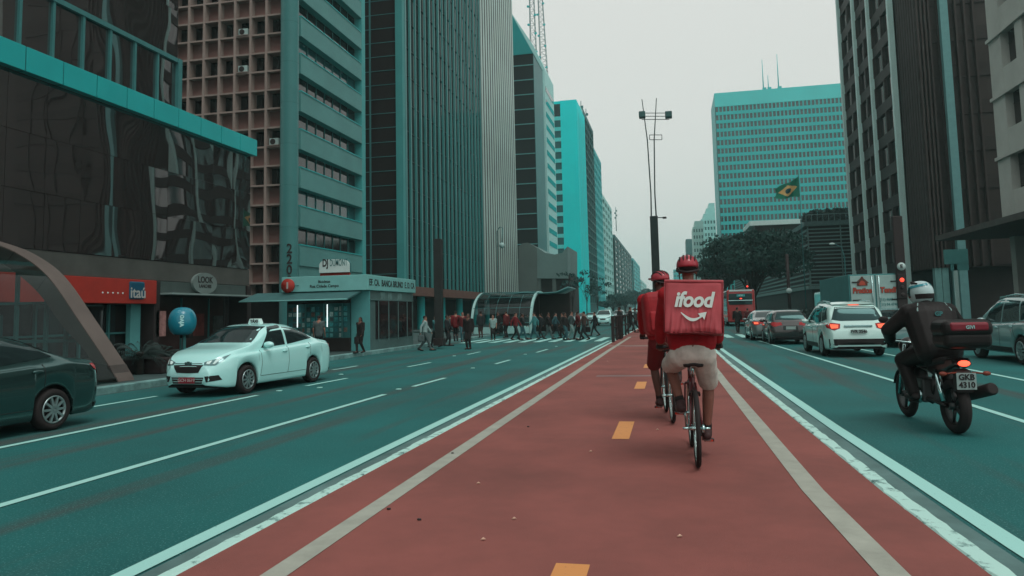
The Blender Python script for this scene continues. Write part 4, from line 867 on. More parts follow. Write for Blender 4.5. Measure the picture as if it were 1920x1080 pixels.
def ringpts(w, wt, b, t, zl):
    hood = min(1, max(0, (t-b-.06)/.3)); 
    c = [(w-.14, zl+.03), (w-.05, zl), (w-.012, zl+.28*(b-zl)), (w, zl+.62*(b-zl)), (w-.02, b-.05), (w-.06-.015*hood, b),
         ((w-.06)*.35+wt*.65-.0+.03*hood, b+(t-b)*.62), (wt, t-.06*hood-.02), (wt-.13, t-.012), (wt*.45, t), (0, t+.004)]
    return c
def cat(c, n=3):
    c = [np.array(p) for p in c]; r = []
    for i in range(len(c)-1):
        a, b, d, e = c[max(0, i-1)], c[i], c[i+1], c[min(len(c)-1, i+2)]
        for k in range(n):
            t = k/n; r.append(.5*((2*b)+(d-a)*t+(2*a-5*b+4*d-e)*t*t+(3*b-a-3*d+e)*t**3))
    return r+[c[-1]]
def car_shell(sp):
    L = sp['L']; ra = sp['rw']+.055; xs = set(np.linspace(-L/2, L/2, 54))
    for xw in (sp['xf'], sp['xr']): xs |= set(xw+ra*np.array([-1.001, -.995, -.96, -.9, -.8, -.65, -.45, -.22, 0, .22, .45, .65, .8, .9, .96, .995, 1.001]))
    xs |= {-L/2+.015, L/2-.015, -L/2+.04, L/2-.04}; xs = np.array(sorted(xs)); xs = xs[(xs >= -L/2) & (xs <= L/2)]
    top, belt, w, wt = (curve(sp[k], xs, .07) for k in ('top', 'belt', 'w', 'wt')); belt = np.minimum(belt, top-.03); wt = np.minimum(wt, w-.1)
    rows = []
    for i, x in enumerate(xs):
        zl = sp['zl']+.06*max(0, abs(x)/(L/2)-.85)/.15
        for xw in (sp['xf'], sp['xr']):
            d = abs(x-xw)
            if d < ra: zl = max(zl, sp['rw']+math.sqrt(ra*ra-d*d))
        h = cat(ringpts(w[i], wt[i], belt[i], top[i], min(zl, belt[i]-.1)), 3); rows.append([(x, p[0], p[1]) for p in h]+[(x, -p[0], p[1]) for p in reversed(h[:-1])])
    mb = MB(); mb.grid(rows, True)
    n = len(rows[0]); mb.f.append(tuple(range(n))); mb.f.append(tuple((len(rows)-1)*n+i for i in reversed(range(n)))); mb.s += [True, True]
    me = mb.mesh('body'); bm = bmesh.new(); bm.from_mesh(me); bmesh.ops.remove_doubles(bm, verts=bm.verts, dist=1e-5); bmesh.ops.recalc_face_normals(bm, faces=bm.faces); bm.to_mesh(me)
    bvh = BVHTree.FromBMesh(bm); bm.free(); return me, bvh
def plsample(pl, n):
    P = [np.array(p, float) for p in pl]
    if len(P) == 1: return [P[0]]*n
    d = np.cumsum([0]+[np.linalg.norm(P[i+1]-P[i]) for i in range(len(P)-1)]); d = d/max(1e-9, d[-1]); A = np.array(P)
    return [np.array([np.interp(t, d, A[:, k]) for k in range(2)]) for t in np.linspace(0, 1, n)]
def hit(bvh, view, a, b, eps, s=1):
    if view == 'side': o, d = Vector((a, s*4, b)), Vector((0, -s, 0))
    elif view == 'front': o, d = Vector((6, a, b)), Vector((-1, 0, 0))
    elif view == 'rear': o, d = Vector((-6, a, b)), Vector((1, 0, 0))
    else: o, d = Vector((a, b, 5)), Vector((0, 0, -1))
    p, nrm, _, _ = bvh.ray_cast(o, d)
    if p is None: p, nrm, _, _ = bvh.find_nearest(o+d*(o.length*.8))
    if nrm.dot(d) > 0: nrm = -nrm
    return p+nrm*eps
def patch(bvh, view, top, bot, eps=.005, n=14, m=6, s=1):
    T, B = plsample(top, n), plsample(bot, n); P = []
    for j in range(m):
        t = j/(m-1); P.append([hit(bvh, view, *(B[i]*(1-t)+T[i]*t), eps, s) for i in range(n)])
    return MB().grid(P, True)
def seam(bvh, view, pl, r=.006, s=1, n=14): return MB().tube([hit(bvh, view, *p, 0, s) for p in plsample(pl, n)], r, 5)
def wheel(parent, x, y, r, wd, s, spokes=10, rim=M_rim, name='wheel'):
    w_ = bpy.data.objects.new(name, None); COL.objects.link(w_); w_.parent = parent; w_.location = (x, y, r)
    T = Matrix.Rotation(-s*PI/2, 4, 'X'); ri = r*.66
    MB().lathe([(ri, -wd/2), (r*.9, -wd/2), (r*.985, -wd*.32), (r, -wd*.1), (r, wd*.1), (r*.985, wd*.32), (r*.9, wd/2), (ri, wd/2-.01), (ri*.96, wd*.2), (ri*.96, -wd/2)], 30, T).obj('tyre', M_tyre, w_)
    m_ = MB().lathe([(ri*.99, wd*.2), (ri*1.02, wd/2-.004), (ri*.93, wd/2), (ri*.9, wd*.3)], 30, T)
    for k in range(spokes):
        a = 2*PI*k/spokes; TT = T @ Matrix.Rotation(a, 4, 'Z'); m_.prism([(ri*.12, -ri*.1), (ri*.94, -ri*.075), (ri*.94, ri*.075), (ri*.12, ri*.1)], (0, 0, wd*.36), (1, 0, 0), (0, 1, 0), .03, M=TT)
    m_.lathe([(.001, wd*.46), (ri*.22, wd*.44), (ri*.24, wd*.34)], 16, T); m_.obj('rim', rim, w_)
    MB().lathe([(.001, wd*.12), (ri*.95, wd*.12)], 24, T).obj('brake_disc', M_plastic, w_)
    return w_
SHELLS = {}
def make_car(kind, label, cat_, loc, rz, col, detail=2, group=None, name='car', lit=False, plate=None, platem=None, face='rear', scale=1., spokes=10, roofrack=False, taxi=False, pname=None):
    sp = SPECS[kind]; t = thing(name, label, cat_, loc, rz, group); t.scale = (scale,)*3
    if kind not in SHELLS: SHELLS[kind] = car_shell(sp)
    me, bvh = SHELLS[kind]; body = bpy.data.objects.new('body', me.copy()); COL.objects.link(body); body.parent = t; body.data.materials.append(col)
    L, xf, xr, rw = sp['L'], sp['xf'], sp['xr'], sp['rw']; wm = max(p[1] for p in sp['w']); H = max(p[1] for p in sp['top']); zb = sp['zl']
    MB().b2((-L/2+.12, -wm+.26, zb), (L/2-.16, wm-.26, zb+.5)).b2((xr+rw+.1, -wm+.1, zb+.02), (xf-rw-.1, wm-.1, zb+.3)).obj('underbody', M_plastic, t)
    for x in (xf, xr):
        for s in (1, -1): wheel(t, x, s*(wm-.125), rw, .21, s, spokes)
    bl = lambda x: float(np.interp(x, [p[0] for p in sp['belt']], [p[1] for p in sp['belt']])); tp = lambda x: float(np.interp(x, [p[0] for p in sp['top']], [p[1] for p in sp['top']]))
    P = lambda nm, mat, *a, **k: patch(bvh, *a, **k).obj(nm, mat, t, recalc=True)
    # glass
    K_ = {'sedan': dict(A0=1.02, A1=.42, B=-.12, C0=-1.28, C1=-.78), 'suv': dict(A0=1.12, A1=.45, B=-.2, C0=-1.28, C1=-1.12), 'hatch': dict(A0=.86, A1=.32, B=-.22, C0=-1.35, C1=-1.15)}[kind]
    zr = H-.115
    for s in (1, -1):
        P('window', M_cglass, 'side', [(K_['A1']-.02, zr-.02), (K_['B']+.04, zr+.02)], [(K_['A0']-.18, bl(.8)+.045), (K_['B']+.04, bl(0)+.045)], n=12, s=s)
        P('window', M_cglass, 'side', [(K_['B']-.05, zr+.02), (K_['C1'], zr-.04 if kind != 'suv' else zr-.02)], [(K_['B']-.05, bl(0)+.045), (K_['C0'], bl(-1)+.045+(.06 if kind != 'suv' else 0))], n=12, s=s)
        if kind == 'suv': P('window', M_cglass, 'side', [(-1.2, zr-.02), (-1.72, zr-.08)], [(-1.36, bl(-1.3)+.05), (-1.98, bl(-1.9)+.12)], n=8, s=s)
        if detail > 1:
            sm_ = MB()
            for xx in (K_['A0']-.1, K_['B'], K_['C0']+.22):
                m2 = seam(bvh, 'side', [(xx, bl(xx)+.0), (xx-.02, .62), (xx+.02, zb+.16)], .005, s); sm_.add(m2.v, m2.f, True)
            m2 = seam(bvh, 'side', [(K_['A0']-.1, zb+.16), (K_['C0']+.26, zb+.16)], .005, s); sm_.add(m2.v, m2.f, True); sm_.obj('door_seams', M_plastic, t, recalc=False)
            for xx in (K_['B']+.16, K_['C0']+.34): p = hit(bvh, 'side', xx, bl(xx)-.10, .012, s); MB().ell(p, (.10, .022, .024), 10).obj('door_handle', M_chrome if kind == 'suv' else col, t)
        # mirrors
        p = hit(bvh, 'side', K_['A0']-.3, bl(.8)+.09, 0, s); mm_ = bpy.data.objects.new('wing_mirror', None); MB().ell((0, 0, 0), (.085, .13, .075), 12).tube([(0, -s*.1, -.03), (0, -s*.2, -.07)], .025, 6).obj('wing_mirror', col, t).location = p+Vector((0, s*.13, .02))
    P('windscreen', M_cglass, 'front', [(-.54, H-.075), (0, H-.05), (.54, H-.075)], [(-.70*wm/.87, tp(K_['A0']+.2)+.01), (0, tp(K_['A0']+.25)+.035), (.70*wm/.87, tp(K_['A0']+.2)+.01)], n=18, m=8)
    if kind == 'sedan': P('rear_window', M_cglass, 'rear', [(-.47, H-.10), (0, H-.08), (.47, H-.10)], [(-.60, 1.14), (0, 1.125), (.60, 1.14)], n=16, m=8)
    elif kind == 'suv': P('rear_window', M_cglass, 'rear', [(-.60, H-.17), (0, H-.15), (.60, H-.17)], [(-.76, 1.20), (-.5, 1.16), (.5, 1.16), (.76, 1.20)], n=18, m=8)
    else: P('rear_window', M_cglass, 'rear', [(-.50, H-.12), (0, H-.10), (.50, H-.12)], [(-.62, 1.08), (0, 1.05), (.62, 1.08)], n=16, m=8)
    # front
    zf = sp['rw']*2.0
    hz = {'sedan': .70, 'suv': .86, 'hatch': .72}[kind]; hw = wm*.83
    for s in (1, -1):
        hl = P('headlight', M_hl, 'front', [(s*.36, hz+.025), (s*.62, hz+.10), (s*hw, hz+.17)], [(s*.38, hz-.035), (s*.60, hz-.045), (s*(hw-.03), hz+.05)], n=12, m=5, eps=.008)
        if detail > 1:
            m2 = patch(bvh, 'front', [(s*.42, hz+.03), (s*.52, hz+.055)], [(s*.43, hz-.015), (s*.49, hz-.015)], eps=.014, n=5, m=4); m2.obj('reflector', M_bulb, hl); patch(bvh, 'front', [(s*.58, hz+.075), (s*.66, hz+.10)], [(s*.54, hz-.015), (s*.58, hz-.015)], eps=.014, n=5, m=4).obj('reflector', M_bulb, hl)
        P('fog_lamp', M_plastic, 'front', [(s*.42, .44), (s*.66, .46)], [(s*.46, .32), (s*.70, .36)], n=6, m=4)
    P('grille', M_plastic, 'front', [(-.37, hz-.03), (0, hz-.02), (.37, hz-.03)], [(-.27, hz-.185), (0, hz-.195), (.27, hz-.185)], n=14, m=5)
    P('grille', M_plastic, 'front', [(-.40, .42), (0, .42), (.40, .42)], [(-.36, .29), (0, .29), (.36, .29)], n=14, m=4)
    if detail > 1:
        for zz in (.385, .33): seam(bvh, 'front', [(-.38, zz), (.38, zz)], .008, 1, 16).obj('grille_bar', col, t)
        seam(bvh, 'front', [(-.36, hz-.0), (-.2, hz+.0), (.2, hz+.0), (.36, hz-.0)], .012, 1, 16).obj('grille_trim', M_chrome, t)
        p = hit(bvh, 'front', 0, hz-.005, .014); MB().prism([(-.09, -.028), (-.035, -.028), (-.03, -.042), (.03, -.042), (.035, -.028), (.09, -.028), (.09, .028), (.035, .028), (.03, .042), (-.03, .042), (-.035, .028), (-.09, .028)], p, (0, 1, 0), (0, 0, 1), .012).obj('emblem', M_chrome, t)
    # rear
    tz = {'sedan': .90, 'suv': 1.0, 'hatch': .92}[kind]; tw = wm*.94
    for s in (1, -1):
        if kind == 'suv': tl = P('tail_light', M_tail, 'rear', [(s*.52, tz+.07), (s*.74, tz+.10), (s*.93, tz+.10)], [(s*.54, tz-.07), (s*.72, tz-.14), (s*.90, tz-.05)], n=10, m=5, eps=.01); patch(bvh, 'rear', [(s*.58, tz+.04), (s*.82, tz+.06)], [(s*.60, tz-.07), (s*.80, tz-.08)], eps=.016, n=6, m=4).obj('lamp', M_taillit if lit else M_tail, tl)
        else:
            tl = P('tail_light', M_tail, 'rear', [(s*.46, tz+.0), (s*.62, tz+.05), (s*tw*.9, tz+.045)], [(s*.46, tz-.10), (s*.62, tz-.14), (s*tw*.9, tz-.13)], n=10, m=5, eps=.01)
            if lit: patch(bvh, 'rear', [(s*.54, tz), (s*.74, tz+.01)], [(s*.54, tz-.08), (s*.72, tz-.09)], eps=.016, n=6, m=4).obj('lamp', M_taillit, tl)
            q_ = patch(bvh, 'side', [(-L/2+.02, tz+.04), (-L/2+.30, tz+.05)], [(-L/2+.02, tz-.13), (-L/2+.24, tz-.02)], eps=.008, n=8, m=4, s=s).obj('side_lens', M_tail, tl)
    pz = {'sedan': .74, 'suv': .82, 'hatch': .72}[kind]
    P('plate_recess', col if kind != 'suv' else col, 'rear', [(-.3, pz+.09), (.3, pz+.09)], [(-.3, pz-.09), (.3, pz-.09)], n=6, m=3, eps=.003)
    p = hit(bvh, 'rear', 0, pz, .03); pb = MB().box(p, (.014, .40, .13)).obj('number_plate', M_plate, t)
    if plate and face == 'rear': lettering(plate, .125, M_black, pb, (p.x-.009, 0, p.z), (0, -1, 0), bold=.004)
    p = hit(bvh, 'front', 0, .36, .03); pb = MB().box(p, (.014, .40, .13)).obj('number_plate', platem or M_plate, t)
    if plate and face == 'front': lettering(plate, .095, pm('plate_letter', (.42, .34, .33), var=0), pb, (p.x+.009, 0, p.z), (0, 1, 0), bold=.001)
    P('bumper_insert', M_plastic, 'rear', [(-wm*.9, zb+(.33 if kind == 'suv' else .14)), (wm*.9, zb+(.33 if kind == 'suv' else .14))], [(-wm*.88, zb+(.05 if kind == 'suv' else .07)), (wm*.88, zb+(.05 if kind == 'suv' else .07))], n=16, m=4, eps=.012)
    if kind == 'suv':
        for s in (1, -1): P('sill_trim', M_plastic, 'side', [(xf-rw-.09, zb+.16), (xr+rw+.09, zb+.16)], [(xf-rw-.07, zb+.03), (xr+rw+.07, zb+.03)], n=12, m=3, s=s)
        P('brake_light', M_taillit if lit else M_tail, 'rear', [(-.16, H-.09), (.16, H-.09)], [(-.16, H-.125), (.16, H-.125)], n=6, m=3, eps=.02)
        MB().b2((-.02, -.42, 0), (.02, .42, .07)).obj('tailgate_trim', M_chrome, t, bevel=.012).location = hit(bvh, 'rear', 0, .96, .01)
        P('spoiler', col, 'rear', [(-.62, H-.045), (.62, H-.045)], [(-.63, H-.12), (.63, H-.12)], n=12, m=3, eps=.05)
    if roofrack:
        for s in (1, -1): MB().tube([hit(bvh, 'top', .5, s*.6, .0), hit(bvh, 'top', .4, s*.6, .06), hit(bvh, 'top', -.6, s*.6, .07), hit(bvh, 'top', -1.5, s*.6, .06), hit(bvh, 'top', -1.65, s*.6, 0)], .022, 8).obj('roof_rail', M_chrome, t)
    if taxi:
        p = hit(bvh, 'top', -.05, 0, .0); sg_ = MB().prism([(-.18, 0), (.18, 0), (.13, .12), (-.13, .12)], (p.x+.06, 0, p.z-.01), (0, 1, 0), (0, 0, 1), -.12).obj('roof_sign', M_white_paint, t, bevel=.012)
        lettering('TÁXI', .095, M_black, sg_, (p.x+.066, 0, p.z+.045), (0, 1, 0), bold=.004)
        MB().tube([(.9, -.1, 1.20), (.75, -.35, 1.255)], .008, 5).obj('wiper', M_plastic, t)
        for s in (1,): patch(bvh, 'side', [(K_['A1']-.06, zr+.02), (K_['B']+.04, zr+.055)], [(K_['A1']-.02, zr-.03), (K_['B']+.04, zr+.0)], eps=.02, n=10, m=3, s=s).obj('wind_deflector', M_cglass, t)
    return t, bvh
C_white = paint('paint_white', (.46, .86, .83)); C_whitesuv = paint('paint_white_suv', (.56, .82, .77)); C_grey = pm('paint_grey', (.055, .125, .122), rough=.24, var=0, metal=.85, coat=.6); C_black = paint('paint_black', (.018, .020, .020)); C_silver = paint('paint_silver', (.16, .30, .30)); C_dksilver = paint('paint_dark_silver', (.09, .14, .138)); C_red = paint('paint_red', (.38, .02, .02))
def wheel_place(pr, pf, sp, side):   # contact points of the rear and front wheel on one side -> car origin and heading
    d = (pf-pr).normalized(); left = Vector((-d.y, d.x, 0)); wm = max(p[1] for p in SPECS[sp]['w'])-.1; mid = pr-d*SPECS[sp]['xr'] if side else pr; return mid-left*side*wm, math.atan2(d.y, d.x)
pr, pf = G(588, 716), G(455, 739); mid = (pr+pf)/2; d = (pf-pr).normalized(); left = Vector((-d.y, d.x, 0)); o_ = mid-d*.05-left*.77
taxi, _ = make_car('sedan', 'white taxi with roof sign and red number plate driving towards the camera', 'taxi', (o_.x, o_.y, 0), math.atan2(d.y, d.x), C_white, name='taxi', plate='GCH 0619', platem=M_platered, face='front', taxi=True, spokes=10)
pr = G(97, 806); make_car('sedan', 'dark grey sedan leaving the picture at the left edge, only its tail in view', 'car', (pr.x-.83, pr.y-1.26, 0), R(-93), C_grey, name='car', spokes=10)
pr = (G(1543, 666)+G(1652, 668))/2; make_car('suv', 'white sport utility car with lit brake lights queueing ahead of the motorcycle', 'car', (pr.x, pr.y+1.36, 0), R(91), C_whitesuv, name='car', lit=True, plate='FVR 3546', roofrack=True, scale=.98)
make_car('hatch', 'black hatchback with teal rear window between white utility car and sedan', 'car', (G(1480, 645).x, G(1480, 645).y+1.3, 0), R(90), C_black, name='car', plate=None)
make_car('sedan', 'dark silver sedan with lit tail light directly behind the red bus', 'car', (G(1442, 638).x, G(1442, 638).y+1.5, 0), R(90), C_dksilver, name='car', lit=True)
make_car('sedan', 'silver car with red tail light half hidden right of the white utility car', 'car', (G(1686, 650).x-.1, G(1686, 650).y+1.3, 0), R(90), C_silver, name='car', lit=True)
q = G(1925, 684); make_car('suv', 'grey teal sport utility car cut by the right edge behind the motorcycle', 'car', (q.x+.82, q.y+1.36, 0), R(90), C_silver, name='car', roofrack=True, scale=1.0)
# oncoming traffic far down on the left
for i, (kind, px, py, c, lb) in enumerate((('hatch', 1040, 622, C_white, 'white hatchback waiting behind the pedestrians at the crossing'), ('suv', 1132, 611, C_white, 'pale oncoming utility car just left of the barrier rail'), ('hatch', 1083, 612, C_silver, 'grey hatchback half hidden by crossing pedestrians'), ('suv', 1160, 603, C_silver, 'silver oncoming car behind the barrier rail'), ('hatch', 1188, 600, C_white, 'small white oncoming car just left of the cyclists'), ('sedan', 1150, 597, C_dksilver, 'dark oncoming sedan farthest up the left lanes'), ('sedan', 1108, 603, C_white, 'white oncoming sedan beside the far left kerb'), ('hatch', 1175, 594, C_black, 'black oncoming hatchback in the distance by the median'))):
    q = G(px, py); make_car(kind, lb, 'car', (q.x, q.y+1.5, 0), R(-90), c, detail=1, group='oncoming cars far up the left side')
for i, (px, py, c, lb) in enumerate(((1200, 596, C_white, 'white van far off in the last visible lane on the left'), )):
    q = G(px, py); v = thing('van', lb, 'van', (q.x-1, q.y+4, 0), 0); MB().prism([(-2.4, .35), (2.4, .35), (2.4, 1.1), (1.7, 1.35), (1.2, 2.2), (-2.4, 2.3)], (-.95, 0, 0), (0, -1, 0), (0, 0, 1), -1.9).obj('body', c, v, bevel=.1); MB().add([(-.8, -1.66, 1.4), (.8, -1.66, 1.4), (.75, -1.25, 2.15), (-.75, -1.25, 2.15)], [(0, 1, 2, 3)]).obj('windscreen', M_cglass, v)
    for x in (-.85, .85):
        for y in (-1.5, 1.5): MB().lathe([(.001, -.1), (.33, -.1), (.33, .1), (.001, .1)], 16, Matrix.Translation((x, y, .33)) @ Matrix.Rotation(PI/2, 4, 'Y')).obj('wheel', M_tyre, v)

# ---- red bus
bx_ = AY(1391, 600, 70).x; bz1 = AY(1391, 543, 70).z; bw = AY(1417, 600, 70).x-AY(1364, 600, 70).x
bus = thing('bus', 'red city bus seen from behind at the head of the queue', 'bus', (bx_, 70, 0)); hb = bw/2
MB().b2((-hb, 0, .35), (hb, 11, bz1)).obj('body', C_red, bus, bevel=.14, seg=3)
MB().b2((-hb*.86, -.03, bz1-1.35), (hb*.80, .06, bz1-.35)).obj('rear_window', M_cglass, bus, bevel=.03)
MB().b2((-hb*.9, -.05, bz1-1.0), (hb*.84, .0, bz1-.92)).obj('rear_trim', M_chrome, bus)
MB().b2((-hb*.8, -.02, bz1-.14), (hb*.8, .03, bz1-.02)).obj('roof_trim', M_white_paint, bus)
MB().b2((-.35, -.045, bz1-.62), (.35, -.0, bz1-.42)).obj('route_display', pm('display_teal', (.05, .4, .42), var=.3, scale=8), bus); lettering('875P', .18, M_white_paint, bus, (0, -.05, bz1-.52), (1, 0, 0), bold=.004)
MB().ell((0, -.05, bz1-.80), (.12, .04, .05), 8).obj('brake_light', M_lamp, bus)
for s in (-1, 1): MB().b2((s*hb*.92-.1, -.04, .9), (s*hb*.92+.1, .02, 1.3)).obj('tail_light', M_tail, bus)
MB().b2((-hb*.7, -.03, .75), (hb*.7, .02, 1.35)).obj('engine_cover', pm('bus_dark_red', (.16, .02, .02), var=.2), bus)
for y in (1.6, 3.2, 4.8, 6.4, 8.0, 9.6):
    for s in (-1, 1): MB().b2((s*hb-.02, y-.7, bz1-1.5), (s*hb+.02, y+.7, bz1-.5)).obj('window', M_cglass, bus)
for y in (2.6, 8.6):
    for s in (-1, 1): wheel(bus, s*(hb-.14), y, .48, .26, s, 8).rotation_euler = (0, 0, -PI/2)
# ---- box truck
ty = 33.; a, b = AY(1590, 515, ty), AY(1690, 515, ty); tz1 = a.z; tw = b.x-a.x; tr_ = thing('box_truck', 'pale box truck with red lettered rear doors behind the white utility car', 'truck', ((a.x+b.x)/2, ty, 0)); h2 = tw/2
M_box = pm('truck_box', (.30, .44, .42), rough=.5, var=.1, scale=1.5)
MB().b2((-h2, 0, .95), (h2, 6.2, tz1)).obj('cargo_box', pm('truck_side', (.06, .22, .22), rough=.5, var=.1), tr_, bevel=.02)
for s in (-1, 1):
    d_ = MB().b2((min(s*.03, s*(h2-.06)), -.05, 1.0), (max(s*.03, s*(h2-.06)), .0, tz1-.06)).obj('rear_door', M_box, tr_, bevel=.01)
    for zz in (1.15, 1.8, tz1-.35): MB().b2((s*(h2-.28)-.16, -.075, zz), (s*(h2-.28)+.22, -.045, zz+.05)).obj('hinge', M_plastic, d_)
    MB().tube([(s*.13, -.08, 1.0), (s*.13, -.08, tz1-.08)], .018, 6).obj('lock_bar', M_chrome, d_)
M_logo = pm('logo_red', (.42, .075, .05), var=.1); M_logod = pm('logo_dark', (.12, .045, .035), var=.1)
lz = AY(1625, 545, ty).z
for (tx, xx) in (('Pratice', -h2*.52), ("Tendi's", h2*.52)):
    lettering(tx, .30, M_logod, tr_, (xx, -.062, lz), (1, 0, 0), bold=.022, sx=.86, shear=.1); lettering(tx, .30, M_logo, tr_, (xx, -.072, lz), (1, 0, 0), bold=.008, sx=.86, shear=.1)
MB().prism([(-.26, 0), (-.2, .0), (-.2, -.12), (.2, -.12), (.2, 0), (.26, 0), (.05, .2), (.05, .26), (-.03, .26), (-.05, .2)], (-h2*.5, -.06, lz+.32), (1, 0, 0), (0, 0, 1), .012).obj('house_emblem', M_logod, tr_); MB().prism([(-.12, -.1), (.12, -.1), (.1, .03), (0, .1), (-.1, .03)], (-h2*.5, -.075, lz+.32), (1, 0, 0), (0, 0, 1), .01).obj('house_emblem', M_logo, tr_)
for k, tx in enumerate(('(11) 4647 1674', '(11) 94 474644', '(11) 2640 1664')): lettering(tx, .15, M_frame, tr_, (h2*.52, -.06, lz-.38-.2*k), (1, 0, 0), sx=.85, bold=.003)
for s in (-1, 1): MB().b2((s*h2*.8-.12, -.05, .72), (s*h2*.8+.12, .03, .88)).obj('tail_light', M_tail, tr_)
MB().b2((-h2, .0, .6), (h2, .12, .95)).obj('rear_bar', M_plastic, tr_); MB().b2((-.5, .2, .55), (.5, 8, .95)).obj('chassis', M_plastic, tr_); MB().b2((-h2*.95, 6.4, .6), (h2*.95, 8.2, 2.35)).obj('cab', C_white, tr_, bevel=.12)
for y in (1.4, 7.2):
    for s in (-1, 1): wheel(tr_, s*(h2-.16), y, .42, .28, s, 6).rotation_euler = (0, 0, -PI/2)

# ================================================================== PEOPLE
def blob(name, mb, vox, it=4, fac=.5):
    o = mb.obj('tmp_blob', None, None, recalc=True); md = o.modifiers.new('r', 'REMESH'); md.mode = 'VOXEL'; md.voxel_size = vox; md.use_smooth_shade = True
    s = o.modifiers.new('s', 'SMOOTH'); s.iterations = it; s.factor = fac
    bpy.context.view_layer.update(); me = bpy.data.meshes.new_from_object(o.evaluated_get(bpy.context.evaluated_depsgraph_get())); me.name = name
    m0 = o.data; bpy.data.objects.remove(o); bpy.data.meshes.remove(m0); me.polygons.foreach_set('use_smooth', [True]*len(me.polygons)); me.materials.clear(); return me
V = Vector
def ik(a, c, l1, l2, pole):
    a, c = V(a), V(c); d = c-a; L = min(d.length, (l1+l2)*.999); u = d.normalized(); c = a+u*L
    x = (l1*l1-l2*l2+L*L)/(2*L); hgt = math.sqrt(max(0, l1*l1-x*x)); p = V(pole); p = (p-u*p.dot(u)).normalized(); return a+u*x+p*hgt, c
def hand(mb, w, d, n, thumb, curl, k=1.):   # wrist, pointing direction, palm normal, thumb side, curl in radians
    w, d, n, th = V(w), V(d).normalized(), V(n).normalized(), V(thumb).normalized()
    for q in (-.5, .5): mb.cap(w+th*q*.035*k, w+d*.085*k+th*q*.05*k, .016*k, .014*k, 8)
    mb.cap(w+d*.01*k, w+d*.08*k, .021*k, .019*k, 8)
    for i, ln in enumerate((.070, .080, .075, .058)):
        p = w+d*.088*k+th*(.033-.022*i)*k; dd = d.copy(); ax = d.cross(n)
        for s, r in ((.45, .0095), (.32, .0085), (.25, .0075)):
            dd = Matrix.Rotation(curl*(.9 if s > .4 else 1.1), 3, ax) @ dd; e = p+dd*ln*s*k; mb.cap(p, e, r*k, r*.9*k, 6); p = e
    p = w+d*.02*k+th*.035*k; e = p+(d*.5+th*.75+n*.3).normalized()*.04*k; mb.cap(p, e, .013*k, .011*k, 6); mb.cap(e, e+(d*.8+n*.45).normalized()*.032*k, .0105*k, .009*k, 6)
def head(mb, c, f, k=1.):   # centre of the head, facing direction (unit)
    f = V(f).normalized(); s = f.cross(V((0, 0, 1))).normalized(); u = s.cross(f); M = Matrix((s, f, u)).transposed().to_4x4(); M.translation = c
    mb.ell((0, -.012*k, .035*k), (.074*k, .094*k, .086*k), 16, M); mb.ell((0, .028*k, -.035*k), (.056*k, .066*k, .075*k), 14, M); mb.ell((0, .062*k, -.082*k), (.028*k, .026*k, .022*k), 10, M)
    mb.cap(M @ V((0, .09*k, .02*k)), M @ V((0, .106*k, -.022*k)), .008*k, .013*k, 8); mb.cap(M @ V((-.02*k, .088*k, -.055*k)), M @ V((.02*k, .088*k, -.055*k)), .008*k, .008*k, 6)
    for q in (-1, 1): mb.ell((q*.077*k, -.005*k, -.005*k), (.012*k, .02*k, .032*k), 8, M)
    return M
def face_bits(M, parent, k=1.):
    eb = MB()
    for q in (-1, 1): eb.ell((q*.031*k, .076*k, .012*k), (.013*k, .012*k, .008*k), 8, M)
    eb.obj('eyes', pm('eye_dark', (.03, .03, .03), var=0, rough=.2), parent)
    MB().ell((0, .094*k, -.056*k), (.022*k, .006*k, .005*k), 8, M).obj('mouth', pm('lip', (.16, .06, .055), var=0), parent)
def joints(H=1.7, lean=0., stride=0., armsw=None, kneelift=.0, hipx=.088, elbow=.25):
    hz = .515*H; J = {}; st = stride*H
    J['hipc'] = V((0, 0, hz+.03)); ch = V((0, lean, .80*H)); J['chest'] = ch; J['neck'] = V((0, lean*1.15, .845*H)); J['head'] = V((0, lean*1.3+.015, .918*H))
    for s, n in ((-1, 'L'), (1, 'R')):
        hip = V((s*hipx, 0, hz)); ph = st*s; up_ = .09*H*abs(stride)*2 if s < 0 else .02
        ank = V((s*hipx*.9, ph, .045*H+(kneelift+.10*abs(st)*2 if ph < 0 else 0)))
        kn, ank = ik(hip, ank, .245*H, .245*H, (0, 1, 0)); J['hip'+n] = hip; J['knee'+n] = kn; J['ank'+n] = ank
        fd = V((0, .14*H*.9, -.028*H)) if ph >= 0 else V((0, .10*H, -.09*H*min(1, abs(stride)*4)-.02)); J['toe'+n] = ank+fd
        sh = ch+V((s*.115*H, 0, .012*H)); a = -ph*.9 if armsw is None else armsw[0 if s < 0 else 1]
        wr = sh+V((s*.05, a+.05, -.315*H+abs(a)*.2)); el, wr = ik(sh, wr, .178*H, .15*H, (s*.35, -1, 0)); J['sh'+n] = sh; J['el'+n] = el; J['wr'+n] = wr
    return J
